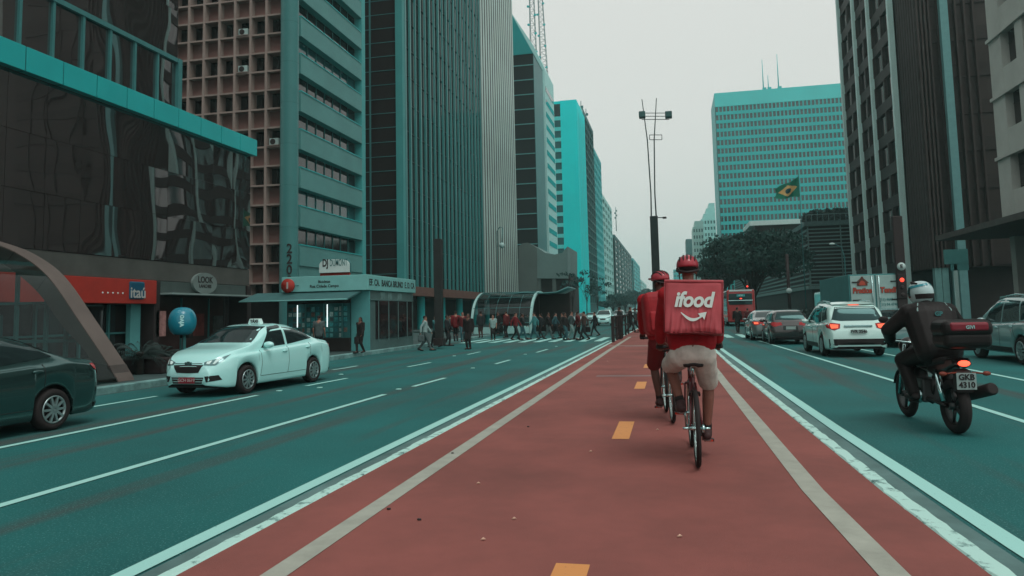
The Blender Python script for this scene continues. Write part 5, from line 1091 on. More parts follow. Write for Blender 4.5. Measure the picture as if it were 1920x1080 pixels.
def skin_mesh(J, vox, facing=(0, 1, 0), H=1.7, curl=.35, hands=True, hd=None, k=None):
    k = k or H/1.72; mb = MB(); c = J['chest']; hc = J['hipc']
    mb.cap(hc, c, .125*k, .135*k); mb.cap(J['shL'], J['shR'], .058*k, .058*k); mb.cap(J['neck']-V((0, 0, .05)), J['head']-V((0, 0, .05)), .056*k, .052*k)
    M = head(mb, J['head'], facing, k)
    for n, s in (('L', -1), ('R', 1)):
        mb.cap(hc, J['hip'+n], .11*k, .095*k); mb.cap(J['hip'+n], J['knee'+n], .085*k, .056*k); mid = J['knee'+n].lerp(J['ank'+n], .33); bk = V((0, -.015, 0)); mb.cap(J['knee'+n], mid+bk, .054*k, .055*k); mb.cap(mid+bk, J['ank'+n], .055*k, .036*k)
        mb.cap(J['ank'+n], J['toe'+n], .036*k, .026*k)
        mb.cap(J['sh'+n], J['el'+n], .05*k, .04*k); mb.cap(J['el'+n], J['wr'+n], .041*k, .028*k)
        if hands:
            if hd: hand(mb, J['wr'+n], *hd[n], k)
            else:
                d = (J['wr'+n]-J['el'+n]).normalized(); hand(mb, J['wr'+n], d, (-s, 0, 0) if abs(d.x) < .8 else (0, 0, 1), (0, 1, .2), curl, k)
        else: d = (J['wr'+n]-J['el'+n]).normalized(); mb.cap(J['wr'+n], J['wr'+n]+d*.13*k, .03*k, .02*k)
    return blob('body', mb, vox), M
def shirt_mesh(J, vox, H=1.7, sleeve=1., fat=1., hem=-.06, jitter=0.):
    k = H/1.72*fat; mb = MB(); c = J['chest']; hc = J['hipc']; ax = (c-hc).normalized()
    lo = hc+ax*hem; sd = V((.055*k, 0, 0)); fr = (J['shR']-J['shL']).normalized()*.06*k
    for q in (-1, -.5, 0, .5, 1): mb.cap(lo+fr*q*1.1, c+fr*q*1.25-ax*.05, .125*k, .14*k)
    mb.cap(J['shL'], J['shR'], .078*k, .078*k); mb.cap(c+ax*.02, J['neck'], .09*k, .062*k)
    for n in 'LR':
        e = J['sh'+n].lerp(J['el'+n], min(1, sleeve*2)); mb.cap(J['sh'+n], e, .073*k, .062*k)
        if sleeve > .5: mb.cap(J['el'+n], J['el'+n].lerp(J['wr'+n], min(1, sleeve*2-1)), .061*k, .047*k)
    return blob('shirt', mb, vox)
def trousers_mesh(J, vox, H=1.7, length=1., fat=1., waist=.05):
    k = H/1.72*fat; mb = MB(); hc = J['hipc']
    mb.cap(hc+V((-.05, 0, waist)), hc+V((.05, 0, waist)), .118*k, .118*k)
    for n in 'LR':
        mb.cap(hc, J['hip'+n], .12*k, .112*k); e = J['hip'+n].lerp(J['knee'+n], min(1, length*2)); mb.cap(J['hip'+n], e, .108*k, (.078 if length > .5 else .088)*k)
        if length > .5: mb.cap(J['knee'+n], J['knee'+n].lerp(J['ank'+n], length*2-1), .074*k, .056*k)
    return blob('trousers', mb, vox)
def shoes_mesh(J, vox, H=1.7, sides='LR'):
    k = H/1.72; mb = MB()
    for n in sides: a, t_ = J['ank'+n], J['toe'+n]; d = (t_-a); d.z = 0; d.normalize(); mb.cap(a-d*.05*k-V((0, 0, .035*k)), t_+d*.02*k, .043*k, .034*k); mb.cap(a+V((0, 0, .0)), a-d*.04*k-V((0, 0, .03*k)), .047*k, .045*k)
    return blob('shoes', mb, vox, 2)
def hair_mesh(J, f, vox, H=1.7, long=False):
    k = H/1.72; f = V(f).normalized(); mb = MB(); c = J['head']; mb.ell(c+V((0, 0, .048*k))-f*.022*k, (.084*k, .094*k, .086*k), 14)
    if long: mb.cap(c-f*.05*k+V((0, 0, .02)), c-f*.085*k-V((0, 0, .17*k)), .075*k, .065*k)
    return blob('hair', mb, vox)
SK = [pm('skin_a', (.28, .15, .11), rough=.5, var=.08), pm('skin_b', (.13, .068, .05), rough=.5, var=.08)]
CL = {n: pm('cloth_'+n, c, rough=.8, var=.25, scale=6) for n, c in dict(dark=(.022, .026, .028), black=(.02, .018, .018), red=(.15, .016, .02), pale=(.26, .38, .37), teal=(.05, .20, .205), grey=(.07, .10, .10), denim=(.035, .10, .115), brown=(.06, .04, .036), darkred=(.10, .018, .02), white=(.42, .58, .56)).items()}
HAIR = pm('hair_dark', (.018, .015, .014), rough=.6, var=.2)
PR = {}
vx = .024
for key, a in dict(walk=dict(stride=.165), walk2=dict(stride=-.155, lean=.02), stroll=dict(stride=.09), stand=dict(stride=0., armsw=(0.0, .03)), phone=dict(stride=-.08, armsw=(.22, .02))).items():
    J = joints(1.7, **a); f = (0, 1, 0); bm_, M = skin_mesh(J, .02, f, hands=False, k=.99)
    PR[key] = dict(body=bm_, shirt=shirt_mesh(J, vx, sleeve=1.), tee=shirt_mesh(J, vx, sleeve=.32), trousers=trousers_mesh(J, vx), shoes=shoes_mesh(J, .02), hair=hair_mesh(J, f, vx), longhair=hair_mesh(J, f, vx, long=True), J=J)
def pedestrian(label, pose, loc, rz, top, bottom, skin=0, hair='hair', tee=False, H=1.66, bag=None, group=None):
    p = PR[pose]; o = thing('person', label, 'person', loc, rz, group); o.scale = (H/1.7,)*3
    mobj('body', p['body'], None, o)
    for c_, nm, me, mt in ((0, 'body', None, SK[skin]), (1, 'shirt', p['tee' if tee else 'shirt'], CL[top]), (1, 'trousers', p['trousers'], CL[bottom]), (1, 'shoes', p['shoes'], CL['black']), (1, 'hair', p[hair], HAIR)):
        x = [ch for ch in COL.objects if ch.parent == o][0] if nm == 'body' else mobj(nm, me, None, o)
        if not x.data.materials: x.data.materials.append(mt)
        recol(x, mt)
    if bag:
        q = thing('bag', bag[0], 'bag', (0, 0, 0), 0); T = Matrix.Translation(loc) @ Matrix.Rotation(rz, 4, 'Z') @ Matrix.Scale(H/1.7, 4); J = p['J']
        if bag[1] == 'pack': c = J['chest']+V((0, -.20, -.16)); sz = (.30, .17, .42)
        else: c = J['wrR']+V((.02, .02, -.28)); sz = (.12, .30, .30)
        q.location = T @ c; q.rotation_euler = (0, 0, rz); MB().b2([-s/2 for s in sz], [s/2 for s in sz]).obj('pouch', CL[bag[2]], q, bevel=.05, seg=3)
        if bag[1] != 'pack': MB().tube([(0, -.08, .14), (0, -.06, .26), (0, .06, .26), (0, .08, .14)], .012, 6).obj('handle', CL['black'], q)
        else: MB().tube([(-.1, .05, .2), (-.1, .16, .24), (-.1, .16, 0)], .02, 6).obj('strap', CL['black'], q)
    return o
PEDS = [
 (797, 658, 'walk', -70, 'pale', 'grey', 0, 'hair', False, 1.6, 'person in pale shirt and grey trousers striding at the kerb, leftmost of the crossing crowd', ('grey carrier bag in the hand of the leftmost walker', 'hand', 'grey')),
 (818, 651, 'walk2', 70, 'teal', 'dark', 0, 'hair', True, 1.6, 'person in teal top and dark trousers walking beside the dark square post', None),
 (838, 649, 'phone', -80, 'dark', 'dark', 1, 'hair', False, 1.6, 'person all in dark clothes half hidden by the dark square post', None),
 (879, 655, 'stand', 170, 'black', 'black', 1, 'hair', False, 1.66, 'tall person all in black standing in the road nearest the camera', None),
 (855, 640, 'stand', 20, 'red', 'dark', 0, 'hair', False, 1.66, 'person in red top waiting on the pavement beyond the dark post', None),
 (868, 641, 'stroll', 200, 'darkred', 'denim', 0, 'longhair', False, 1.6, 'person in dark red top walking on the pavement beside the one in black', None),
 (845, 637, 'stand', 100, 'grey', 'black', 0, 'hair', False, 1.6, 'person in grey jacket standing behind the one in the red top', None),
 (902, 633, 'stand', 30, 'dark', 'brown', 1, 'hair', False, 1.66, 'person in dark jacket and brown trousers by the arched entrance', None),
 (925, 638, 'stroll', 185, 'pale', 'black', 0, 'longhair', True, 1.55, 'person in pale top and black trousers alone before the arched entrance', None),
 (950, 633, 'stand', 60, 'darkred', 'dark', 0, 'hair', False, 1.62, 'person in dark red jacket at the foot of the far station arch', None),
 (967, 638, 'walk', -95, 'red', 'dark', 0, 'hair', False, 1.66, 'person in bright red jacket walking left over the crossing', ('dark backpack of the walker in bright red', 'pack', 'dark')),
 (979, 636, 'walk2', -85, 'dark', 'denim', 1, 'hair', False, 1.6, 'person in dark jacket and jeans just right of the red jacket', None),
 (1003, 637, 'walk', 95, 'teal', 'denim', 0, 'hair', False, 1.66, 'person in teal jacket and jeans with a long stride to the right', None),
 (1028, 636, 'walk2', -100, 'black', 'grey', 1, 'hair', False, 1.63, 'person in black jacket and grey trousers in front of the white hatchback', None),
 (1056, 634, 'stroll', 90, 'brown', 'black', 0, 'longhair', False, 1.6, 'person in brown jacket walking at the right end of the white hatchback', None),
 (1072, 637, 'walk', -92, 'grey', 'pale', 0, 'hair', False, 1.66, 'person in grey jacket and pale trousers crossing in the tight group', None),
 (1085, 637, 'walk2', 85, 'darkred', 'black', 1, 'hair', False, 1.66, 'person in dark red jacket in the middle of the tight crossing group', None),
 (1096, 638, 'walk', 88, 'brown', 'dark', 0, 'hair', False, 1.64, 'person in brown top striding right, rightmost of the tight crossing group', ('dark hand bag carried by the rightmost crossing walker', 'hand', 'black')),
 (1015, 633, 'stroll', 80, 'dark', 'black', 0, 'longhair', False, 1.58, 'long haired person in dark coat behind the teal jacket', None),
 (1042, 631, 'walk', -80, 'denim', 'dark', 0, 'hair', False, 1.6, 'person in denim jacket walking left by the hatchback wheel', None),
 (1060, 638, 'stroll', 250, 'black', 'denim', 1, 'hair', False, 1.6, 'person in black top and jeans left of the tight crossing group', None),
 (1116, 630, 'walk', 100, 'dark', 'dark', 0, 'hair', False, 1.6, 'person in dark clothes crossing before the pale oncoming utility car', None),
 (990, 627, 'stand', 0, 'grey', 'dark', 0, 'hair', False, 1.6, 'person in grey waiting on the far kerb behind the crossing', None),
 (935, 627, 'stand', 140, 'black', 'dark', 1, 'hair', False, 1.6, 'person in black standing inside the far station entrance', None),
 (1163, 630, 'stroll', 80, 'dark', 'black', 1, 'hair', False, 1.66, 'person in dark clothes at the barrier rail by the red lane', None),
 (1183, 624, 'walk', -85, 'black', 'dark', 0, 'hair', False, 1.66, 'person in black walking over the red lane beyond the barrier', None),
 (1193, 621, 'walk2', 90, 'grey', 'dark', 1, 'hair', False, 1.62, 'person in grey crossing the red lane farther than the one in black', None),
 (676, 662, 'stroll', 160, 'black', 'black', 1, 'longhair', False, 1.45, 'woman in black coat standing by the kiosk corner at the kerb', ('black shoulder bag of the woman by the kiosk', 'hand', 'black')),
 (598, 664, 'stand', 10, 'grey', 'dark', 0, 'hair', True, 1.55, 'person in grey top looking at the magazines in the kiosk window', None),
 (1384, 624, 'stroll', 5, 'black', 'black', 1, 'hair', False, 1.7, 'person all in black walking in the road behind the red bus', None),
 (236, 668, 'stand', 200, 'pale', 'grey', 0, 'hair', False, 1.6, 'person in pale shirt in the shade of the red shopfront', None),
]
for (px, py, pose, rz, top, bot, sk_, hr, tee, H, lb, bag) in PEDS:
    z = .15 if (px < 700 or py in (640, 641, 633, 627) and px < 960) else 0
    if 1160 < px < 1200: z = BZ
    g = G(px, py, z); pedestrian(lb, pose, g, R(rz), top, bot, sk_, hr, tee, H, bag, 'pedestrians')

# ------------------------------------------------------------------ bicycles and riders
def bicycle(label, loc, rz, frame_m, crank=0.5, lean=0.):
    b = thing('bicycle', label, 'bicycle', loc, rz, 'delivery bicycles'); b.rotation_euler = (0, lean, rz)
    for nm, y in (('wheel', 0.), ('wheel', 1.05)):
        w_ = bpy.data.objects.new(nm, None); COL.objects.link(w_); w_.parent = b; w_.location = (0, y, .34); T = Matrix.Rotation(PI/2, 4, 'Y')
        MB().lathe([(.318+.022*math.cos(a), .022*math.sin(a)) for a in [2*PI*k/10 for k in range(11)]], 40, T).obj('tyre', M_tyre, w_)
        MB().lathe([(.302, -.014), (.296, 0), (.302, .014), (.289, .013), (.289, -.013), (.302, -.014)], 40, T).obj('rim', pm('rim_silver', (.5, .62, .6), rough=.25, metal=.8, var=0), w_)
        sp_ = MB()
        for k in range(18): a = 2*PI*k/18; s = (-1)**k*.022; sp_.tube([(s, .012*math.cos(a+1.4), .012*math.sin(a+1.4)), (0, .292*math.cos(a), .292*math.sin(a))], .0018, 4)
        sp_.obj('spokes', M_chrome, w_); MB().tube([(-.06, 0, 0), (.06, 0, 0)], .018, 8).obj('hub', M_chrome, w_)
    bb = (0, .45, .29); fr = MB()
    fr.tube([bb, (0, .23, .80)], .017, 8); fr.tube([bb, (0, .88, .70)], .02, 8); fr.tube([(0, .26, .72), (0, .85, .83)], .017, 8); fr.tube([(0, .89, .68), (0, .845, .88)], .021, 8)
    for s in (-1, 1): fr.tube([(s*.03, .45, .29), (s*.055, .0, .34)], .010, 6); fr.tube([(s*.02, .26, .72), (s*.055, 0, .34)], .009, 6)
    fr.obj('frame', frame_m, b); fk = MB()
    for s in (-1, 1): fk.tube([(s*.05, .90, .66), (s*.055, .99, .45), (s*.055, 1.05, .34)], .011, 6)
    fk.tube([(-.05, .90, .66), (.05, .90, .66)], .014, 6); fk.obj('fork', frame_m, b)
    MB().tube([(0, .22, .78), (0, .19, .88)], .013, 8).obj('seat_post', M_chrome, b)
    sd = MB().grid([[(x*wd, y, .915+dz-abs(x)**2*.02) for x in (-1, -.5, 0, .5, 1)] for y, wd, dz in ((.04, .05, 0), (.07, .095, .012), (.14, .09, .01), (.22, .045, 0), (.33, .02, 0), (.35, .01, -.01))]).obj('saddle', M_black, b); m_ = sd.modifiers.new('s', 'SOLIDIFY'); m_.thickness = .03
    MB().tube([(-.31, .74, 1.03), (-.2, .80, 1.03), (0, .83, 1.0), (.2, .80, 1.03), (.31, .74, 1.03)], .012, 8).tube([(0, .845, .88), (0, .83, 1.0)], .014, 8).obj('handlebar', M_black, b)
    for s in (-1, 1): MB().tube([(s*.22, .79, 1.03), (s*.32, .735, 1.03)], .017, 8).obj('grip', M_black, b)
    a = crank; cr = MB().tube([(-.07, .45, .29), (.07, .45, .29)], .018, 8); ped = {}
    for s in (-1, 1): e = V((s*.085, .45+s*.17*math.sin(a), .29-s*.17*math.cos(a))); cr.tube([(s*.07, .45, .29), e], .011, 6); ped[s] = e+V((s*.055, 0, 0))
    cr.obj('crank', M_chrome, b); MB().lathe([(.03, .062), (.09, .062), (.09, .066), (.03, .066)], 26, Matrix.Translation((0, .45, .29)) @ Matrix.Rotation(PI/2, 4, 'Y')).obj('chainring', M_black, b)
    for s in (-1, 1): MB().box(ped[s], (.09, .08, .022)).obj('pedal', M_black, b); MB().box(ped[s]-V((0, .045, 0)), (.07, .008, .018)).obj('reflector', pm('reflector_red', (.5, .05, .03), var=0, rough=.2), b)
    ch = MB().tube([(.064, .0, .375), (.064, .45, .38)], .005, 4).tube([(.064, 0, .305), (.064, .45, .2)], .005, 4); ch.obj('chain', M_black, b)
    MB().lathe([(.02, .05), (.036, .05), (.036, .07), (.02, .07)], 16, Matrix.Translation((0, 0, .34)) @ Matrix.Rotation(PI/2, 4, 'Y')).obj('sprocket', M_chrome, b)
    for s in (-1, 1): MB().tube([(s*.06, 0, .34), (s*.12, 0, .34)], .011, 8).obj('axle_nut', M_chrome, b)
    bk = MB()
    for s in (-1, 1): bk.tube([(s*.045, .10, .62), (s*.038, .04, .655)], .010, 6)
    bk.tube([(-.05, .12, .62), (0, .15, .69), (.05, .12, .62)], .008, 6); bk.obj('brake', M_black, b)
    return b, ped
def rider_joints(ped, pel, ch, hd, handz, H):
    J = {'hipc': V(pel), 'chest': V(ch), 'neck': V(ch)+V((0, .03, .085)), 'head': V(hd)}
    for s, n in ((-1, 'L'), (1, 'R')):
        hip = V(pel)+V((s*.095, .03, -.03)); ank = V(ped[s])+V((-s*.02, -.075, .095)); J['knee'+n], J['ank'+n] = ik(hip, ank, .245*H, .25*H, (s*.25, 1, .15)); J['hip'+n] = hip; J['toe'+n] = J['ank'+n]+V((s*.015, .15, -.055))
        sh = V(ch)+V((s*.205, 0, .02)); wr = V(handz[n]); J['sh'+n] = sh; J['el'+n], J['wr'+n] = ik(sh, wr, .182*H, .152*H, (s*1.3, -.3, -.35))
    return J
M_shirt = pm('jersey_red', (.32, .012, .018), rough=.75, var=.3, scale=7, bump=.8, bscale=9); M_short = pm('shorts_pale', (.58, .55, .50), rough=.85, var=.2, scale=7, bump=.9, bscale=11); M_shred = pm('shorts_red', (.15, .02, .022), rough=.85, var=.2); M_shoe = pm('shoe_dark', (.05, .026, .026), rough=.6, var=.3, scale=12); M_helm = pm('helmet_red', (.34, .035, .05), rough=.3, var=.1, coat=.4)
SKL = pm('skin_legs', (.185, .078, .058), rough=.5, var=.1, scale=5); SKD = pm('skin_dark', (.10, .05, .04), rough=.5, var=.1, scale=5)
def cycle_helmet(parent_label, M, parent):
    h_ = bpy.data.objects.new('helmet', None); COL.objects.link(h_); h_.parent = parent; h_.matrix_local = M
    sh = MB(); rows = []
    for i in range(11):
        t = PI*.56*i/10; rows.append([(.105*math.sin(t)*math.cos(a), .135*math.sin(t)*math.sin(a)-.005, .055+.105*math.cos(t)) for a in [2*PI*k/28 for k in range(28)]])
    sh.grid(rows, True, True); o = sh.obj('shell', M_helm, h_, recalc=True); m_ = o.modifiers.new('s', 'SOLIDIFY'); m_.thickness = .02
    vt = MB()
    for k in (-2, -1, 0, 1, 2):
        x0 = k*.034; q = math.sqrt(1-(x0/.105)**2); vt.tube([(x0*1.02, .137*q*math.sin(R(th))-.005, .055+.106*q*math.cos(R(th))) for th in range(-68, 70, 15)], [.002]+[.008]*8+[.002], 6)
    vt.obj('vents', M_black, h_); MB().grid([[(x*.095, .115+.065*(1-x*x)*q, .075-.02*q) for x in (-1, -.6, 0, .6, 1)] for q in (0, .5, 1)]).obj('peak', M_helm, h_, recalc=False)
    MB().tube([(-.098, 0, .03), (-.10, -.09, .0), (0, -.125, -.02), (.10, -.09, .0), (.098, 0, .03)], .012, 6).obj('cradle', M_black, h_)
    MB().tube([(-.088, .0, .03), (-.075, .03, -.09), (0, .05, -.125), (.075, .03, -.09), (.088, .0, .03)], .006, 6).obj('strap', M_black, h_)
    return h_
def cyclist(label, loc, rz, bike_label, crank, pel, ch, hd, face, shorts, legskin, H, frame_m, lean=0., short_len=.46, handoff=None):
    b, ped = bicycle(bike_label, loc, rz, frame_m, crank, lean)
    hz = {'L': (-.285, .70, 1.06), 'R': (.285, .70, 1.06)}
    J = rider_joints(ped, pel, ch, hd, hz, H); p = thing('person', label, 'person', loc, rz); p.rotation_euler = (0, lean, rz)
    hdir = {n: (V((s*.05, .8, -.25)), V((0, -.25, -.9)), V((-s, 0, 0)), .75) for n, s in (('L', -1), ('R', 1))}
    body, M = skin_mesh(J, .0075, face, H, hd=hdir, k=1.02); mobj('body', body, legskin, p); face_bits(M, p)
    mobj('shirt', shirt_mesh(J, .011, H, sleeve=.92, fat=1.12, hem=.10), M_shirt, p); mobj('shorts', trousers_mesh(J, .011, H, length=short_len, fat=1.05, waist=.0), shorts, p)
    mobj('hair', hair_mesh(J, face, .012, H), HAIR, p)
    for n in 'LR': a, t_ = J['ank'+n], J['toe'+n]; sh = mobj('shoe', shoes_mesh(J, .008, H, n), M_shoe, p); MB().tube([a+V((0, -.075, -.075)), a+V((0, .0, -.083)), t_+V((0, .03, -.032))], [.03, .036, .03], 8, flat=.35).obj('sole', pm('sole_pale', (.16, .09, .085), var=.1), sh)
    for n in 'LR': d = (J['knee'+n]-J['ank'+n]).normalized(); MB().tube([J['ank'+n]+d*.0, J['ank'+n]+d*.06, J['ank'+n]+d*.085], [.046, .043, .042], 12).obj('sock', CL['black'], p)
    cycle_helmet('', M, p); return p, J
M_bag = pm('bag_red', (.42, .075, .088), rough=.24, var=.18, scale=3, bump=.15, bscale=5); M_bagd = pm('bag_red_dark', (.20, .03, .036), rough=.4, var=.2, scale=3); M_logo_w = pm('logo_white', (.62, .72, .68), var=.05)
def crumple(w, h, d, amp, folds):
    """soft box whose cloth back face sags in folds towards its lower edge"""
    mb = MB(); n, m = 44, 34; P = []
    for j in range(m):
        v = j/(m-1); row = []
        for i in range(n):
            u = i/(n-1); a = 0
            for (c, tl, s, k) in folds: t = max(0, 1-v/k); a += s*t*math.exp(-((u-c-tl*v)/.018)**2)
            a += amp*.5*math.sin(u*9+v*7)+amp*.4*math.sin(v*13-u*5)
            ed = min(u, 1-u, v, 1-v); row.append(((u-.5)*w, -d/2-a-.012*min(1, ed/.06), (v-.5)*h-.012*(1-v)*math.sin(u*PI*2+.6)))
        P.append(row)
    return mb.grid(P, True)
def delivery_bag(label, loc, rot, logo=True, M_bag=M_bag):
    o = thing('delivery_bag', label, 'delivery bag', loc); o.rotation_euler = rot; w_, h_, d_ = .50, .455, .34
    MB().b2((-w_/2, -d_/2+.004, -h_/2), (w_/2, d_/2, h_/2)).obj('box', M_bagd if logo else M_bag, o, bevel=.02 if logo else .09, seg=4)
    random.seed(5); folds = [(.12+.075*k+random.uniform(-.02, .02), random.uniform(-.12, .12), random.uniform(.018, .045), random.uniform(.35, .72)) for k in range(11)]
    if logo: crumple(w_, h_, d_, .004, folds).obj('back_cover', M_bag, o, recalc=False)
    if logo: MB().b2((-w_/2-.006, -d_/2-.016, h_/2-.012), (w_/2+.006, d_/2+.006, h_/2+.012)).obj('lid', M_bag, o, bevel=.008)
    pp = MB()
    if not logo: MB().b2((-w_/2+.05, -d_/2-.03, -h_/2+.05), (w_/2-.05, -d_/2+.03, .02)).obj('front_pocket', M_bag, o, bevel=.025, seg=3)
    for sx_ in (-1, 1) if logo else (): pp.tube([(sx_*w_/2, -d_/2-.008, h_/2), (sx_*w_/2, -d_/2-.008, -h_/2)], .007, 6)
    if logo: pp.tube([(-w_/2, -d_/2-.008, -h_/2), (w_/2, -d_/2-.008, -h_/2-.0)], .007, 6); pp.obj('piping', M_bagd, o)
    for s in (-1, 1): MB().tube([(s*.13, d_/2, h_/2-.04), (s*.13, d_/2+.10, h_/2-.02), (s*.14, d_/2+.26, h_/2-.12), (s*.14, d_/2+.24, -.12), (s*.13, d_/2, -h_/2+.03)], .022, 8, flat=.4).obj('shoulder_strap', M_bagd, o)
    if logo:
        y = -d_/2-.030
        lettering('ifood', .185, M_logo_w, o, (.0, y, .055), (1, 0, 0), bold=.0062, shear=.22, sx=.88, spacing=.97, ext=.003)
        pts = [(-.125+.19*t, -.055-.062*math.sin(PI*min(1, t*.98)*.93)) for t in [k/12 for k in range(13)]]
        arc = [(x, z) for x, z in pts]; wd_ = [.004+.010*math.sin(PI*(k/12)**.8) for k in range(13)]
        poly = [(x, z+w) for (x, z), w in zip(arc, wd_)]+[(x, z-w) for (x, z), w in reversed(list(zip(arc, wd_)))]
        MB().prism(poly, (.02, y-.003, .0), (1, 0, 0), (0, 0, 1), .006).obj('smile_mark', M_logo_w, o); MB().prism([(.02, -.062), (.095, -.046), (.075, -.115), (.058, -.088), (.04, -.105), (.036, -.08)], (.02, y-.004, 0), (1, 0, 0), (0, 0, 1), .006).obj('smile_mark', M_logo_w, o)
    return o
M_frb = pm('frame_dark_red', (.10, .015, .02), rough=.3, var=0, coat=.5); M_frk = pm('frame_black', (.022, .02, .02), rough=.35, var=0, coat=.3)
g1 = G(1309, 876, BZ); z0 = R(1.5)
cyclist('cyclist in red jersey and pale shorts riding away with the lettered box', g1, z0, 'dark red bicycle ridden by the cyclist in pale shorts', R(35), (0.0, .13, 1.01), (0.0, .30, 1.52), (.0, .38, 1.765), (.05, 1, -.05), M_short, SKL, 1.80, M_frb)
delivery_bag('red insulated delivery box with white lettering and smile on the nearer rider', g1+V((.025, -.03, 1.405)), (R(-6), R(2.5), R(-4)))
g2 = G(1262, 793, BZ)
cyclist('cyclist in red with red shorts looking left, ahead of the lettered box', g2, R(5), 'black bicycle ridden by the farther cyclist in red shorts', R(205), (-.04, .12, 1.01), (-.07, .24, 1.51), (-.05, .33, 1.755), (-.75, .8, -.05), M_shred, SKD, 1.80, M_frk, lean=R(-.5))
delivery_bag('plain red delivery backpack on the farther rider', g2+V((-.08, -.04, 1.36)), (R(-4), R(-3), R(14)), logo=False, M_bag=pm('bag_plain_red', (.30, .02, .026), rough=.55, var=.3, scale=4, bump=.3, bscale=8)).scale = (.95, .85, 1.2)

# ------------------------------------------------------------------ motorcycle and its rider
gm = G(1795, 813); gf_ = G(1694, 778); hd_ = math.atan2(-(gf_.x-gm.x), gf_.y-gm.y); MS = 1.1
mo = thing('motorcycle', 'black motorcycle with lit tail light and plate GKB 4310', 'motorcycle', gm, hd_); mo.scale = (MS,)*3
M_mblk = pm('moto_black', (.012, .011, .011), rough=.3, var=0, coat=.35); M_eng = pm('engine_grey', (.06, .066, .066), rough=.4, metal=.6, var=.2)
for y, nm in ((0., 'wheel'), (1.36, 'wheel')):
    w_ = bpy.data.objects.new(nm, None); COL.objects.link(w_); w_.parent = mo; w_.location = (0, y, .305); T = Matrix.Rotation(PI/2, 4, 'Y'); tw_ = .062 if y == 0 else .045
    MB().lathe([(.25+.055*math.cos(a), tw_*math.sin(a)) for a in [2*PI*k/12 for k in range(13)]], 40, T).obj('tyre', M_tyre, w_)
    m_ = MB().lathe([(.215, -.035), (.2, 0), (.215, .035), (.195, .035), (.195, -.035)], 32, T)
    for k in range(5): a = 2*PI*k/5; m_.tube([(0, .03*math.cos(a), .03*math.sin(a)), (0, .2*math.cos(a), .2*math.sin(a))], [.022, .014], 6)
    m_.tube([(-.07, 0, 0), (.07, 0, 0)], .04, 12); m_.obj('rim', pm('moto_rim', (.05, .06, .06), rough=.4, metal=.6, var=0), w_); MB().lathe([(.03, .05), (.11, .05), (.11, .056), (.03, .056)], 24, T).obj('brake_disc', M_chrome, w_)
fk = MB()
for s in (-1, 1): fk.tube([(s*.09, 1.36, .305), (s*.09, 1.10, .95)], [.024, .02], 8)
fk.obj('fork', M_chrome, mo); MB().lathe([(.325*1, -.05), (.335, 0), (.325, .05)], 40, Matrix.Translation((0, 1.36, .305)) @ Matrix.Rotation(PI/2, 4, 'Y')).obj('tmp', M_mblk, mo)
for o in list(COL.objects):
    if o.name == 'tmp':  # keep only the upper arc of the front mudguard
        bm = bmesh.new(); bm.from_mesh(o.data); bmesh.ops.delete(bm, geom=[v for v in bm.verts if v.co.z < .40], context='VERTS'); bm.to_mesh(o.data); bm.free(); o.name = 'front_mudguard'; o.modifiers.new('s', 'SOLIDIFY').thickness = .006
MB().tube([(0, 1.10, .95), (0, 1.05, .72), (0, .62, .66), (0, .2, .68)], .03, 8).tube([(0, 1.05, .72), (0, .95, .34), (0, .6, .28), (0, .5, .6)], .026, 8).obj('frame', M_mblk, mo)
MB().box((0, .72, .42), (.24, .34, .28)).tube([(0, .85, .45), (0, .92, .66)], .085, 12).obj('engine', M_eng, mo, bevel=.03)
for s in (-1, 1): MB().lathe([(.001, 0), (.10, 0), (.09, .03), (.001, .035)], 20, Matrix.Translation((s*.12, .66, .36)) @ Matrix.Rotation(s*PI/2, 4, 'Y')).obj('engine_cover', M_chrome, mo)
tk = MB(); rows = []
for i in range(12):
    t = i/11; y = .56+.48*t; w_ = .10+.06*math.sin(PI*min(1, t*1.15)); h_ = .12+.07*math.sin(PI*(.25+.6*t)); rows.append([(w_*math.cos(a), y, .80+h_*math.sin(a)*(1 if math.sin(a) > 0 else .6)) for a in [2*PI*k/20 for k in range(20)]])
tk.grid(rows, True, True).obj('fuel_tank', M_mblk, mo); tkp = MB()
for s in (-1, 1): tkp.prism([(.62, .70), (.98, .80), (1.08, .72), (.95, .62), (.7, .60)], (s*.155, 0, 0), (0, 1, 0), (0, 0, 1), s*.03)
tkp.obj('side_fairing', M_mblk, mo, bevel=.012)
for s in (-1, 1): MB().prism([(.64, .675), (.92, .74), (.94, .71), (.66, .645)], (s*.19, 0, 0), (0, 1, 0), (0, 0, 1), s*.006).obj('decal', M_chrome, mo)
MB().grid([[(x*w_, y, z-.025*x*x) for x in (-1, -.5, 0, .5, 1)] for y, w_, z in ((-.12, .09, .86), (0, .13, .87), (.2, .14, .84), (.42, .13, .80), (.58, .09, .82))]).obj('seat', M_black, mo).modifiers.new('s', 'SOLIDIFY').thickness = .07
MB().prism([(-.28, .78), (-.22, .86), (.35, .80), (.5, .66), (.3, .62), (-.1, .72)], (-.10, 0, 0), (0, 1, 0), (0, 0, 1), .20).obj('tail_cowl', M_mblk, mo, bevel=.03)
MB().prism([(-.30, .48), (-.26, .72), (-.16, .74), (-.18, .50)], (-.085, 0, 0), (0, 1, 0), (0, 0, 1), .17).obj('rear_mudguard', M_black, mo, bevel=.02)
MB().ell((0, -.285, .80), (.065, .03, .034), 14).obj('tail_light', pm('tail_hot', (1, .10, .05), var=0, emit=2.2), mo)
pl_ = MB().b2((-.10, -.318, .52), (.10, -.304, .70)).obj('number_plate', pm('plate_moto', (.27, .35, .34), var=.08), mo); lettering('GKB', .088, M_black, pl_, (0, -.321, .652), (1, 0, 0), bold=.002, sx=.95); lettering('4310', .088, M_black, pl_, (0, -.321, .568), (1, 0, 0), bold=.002, sx=.95)
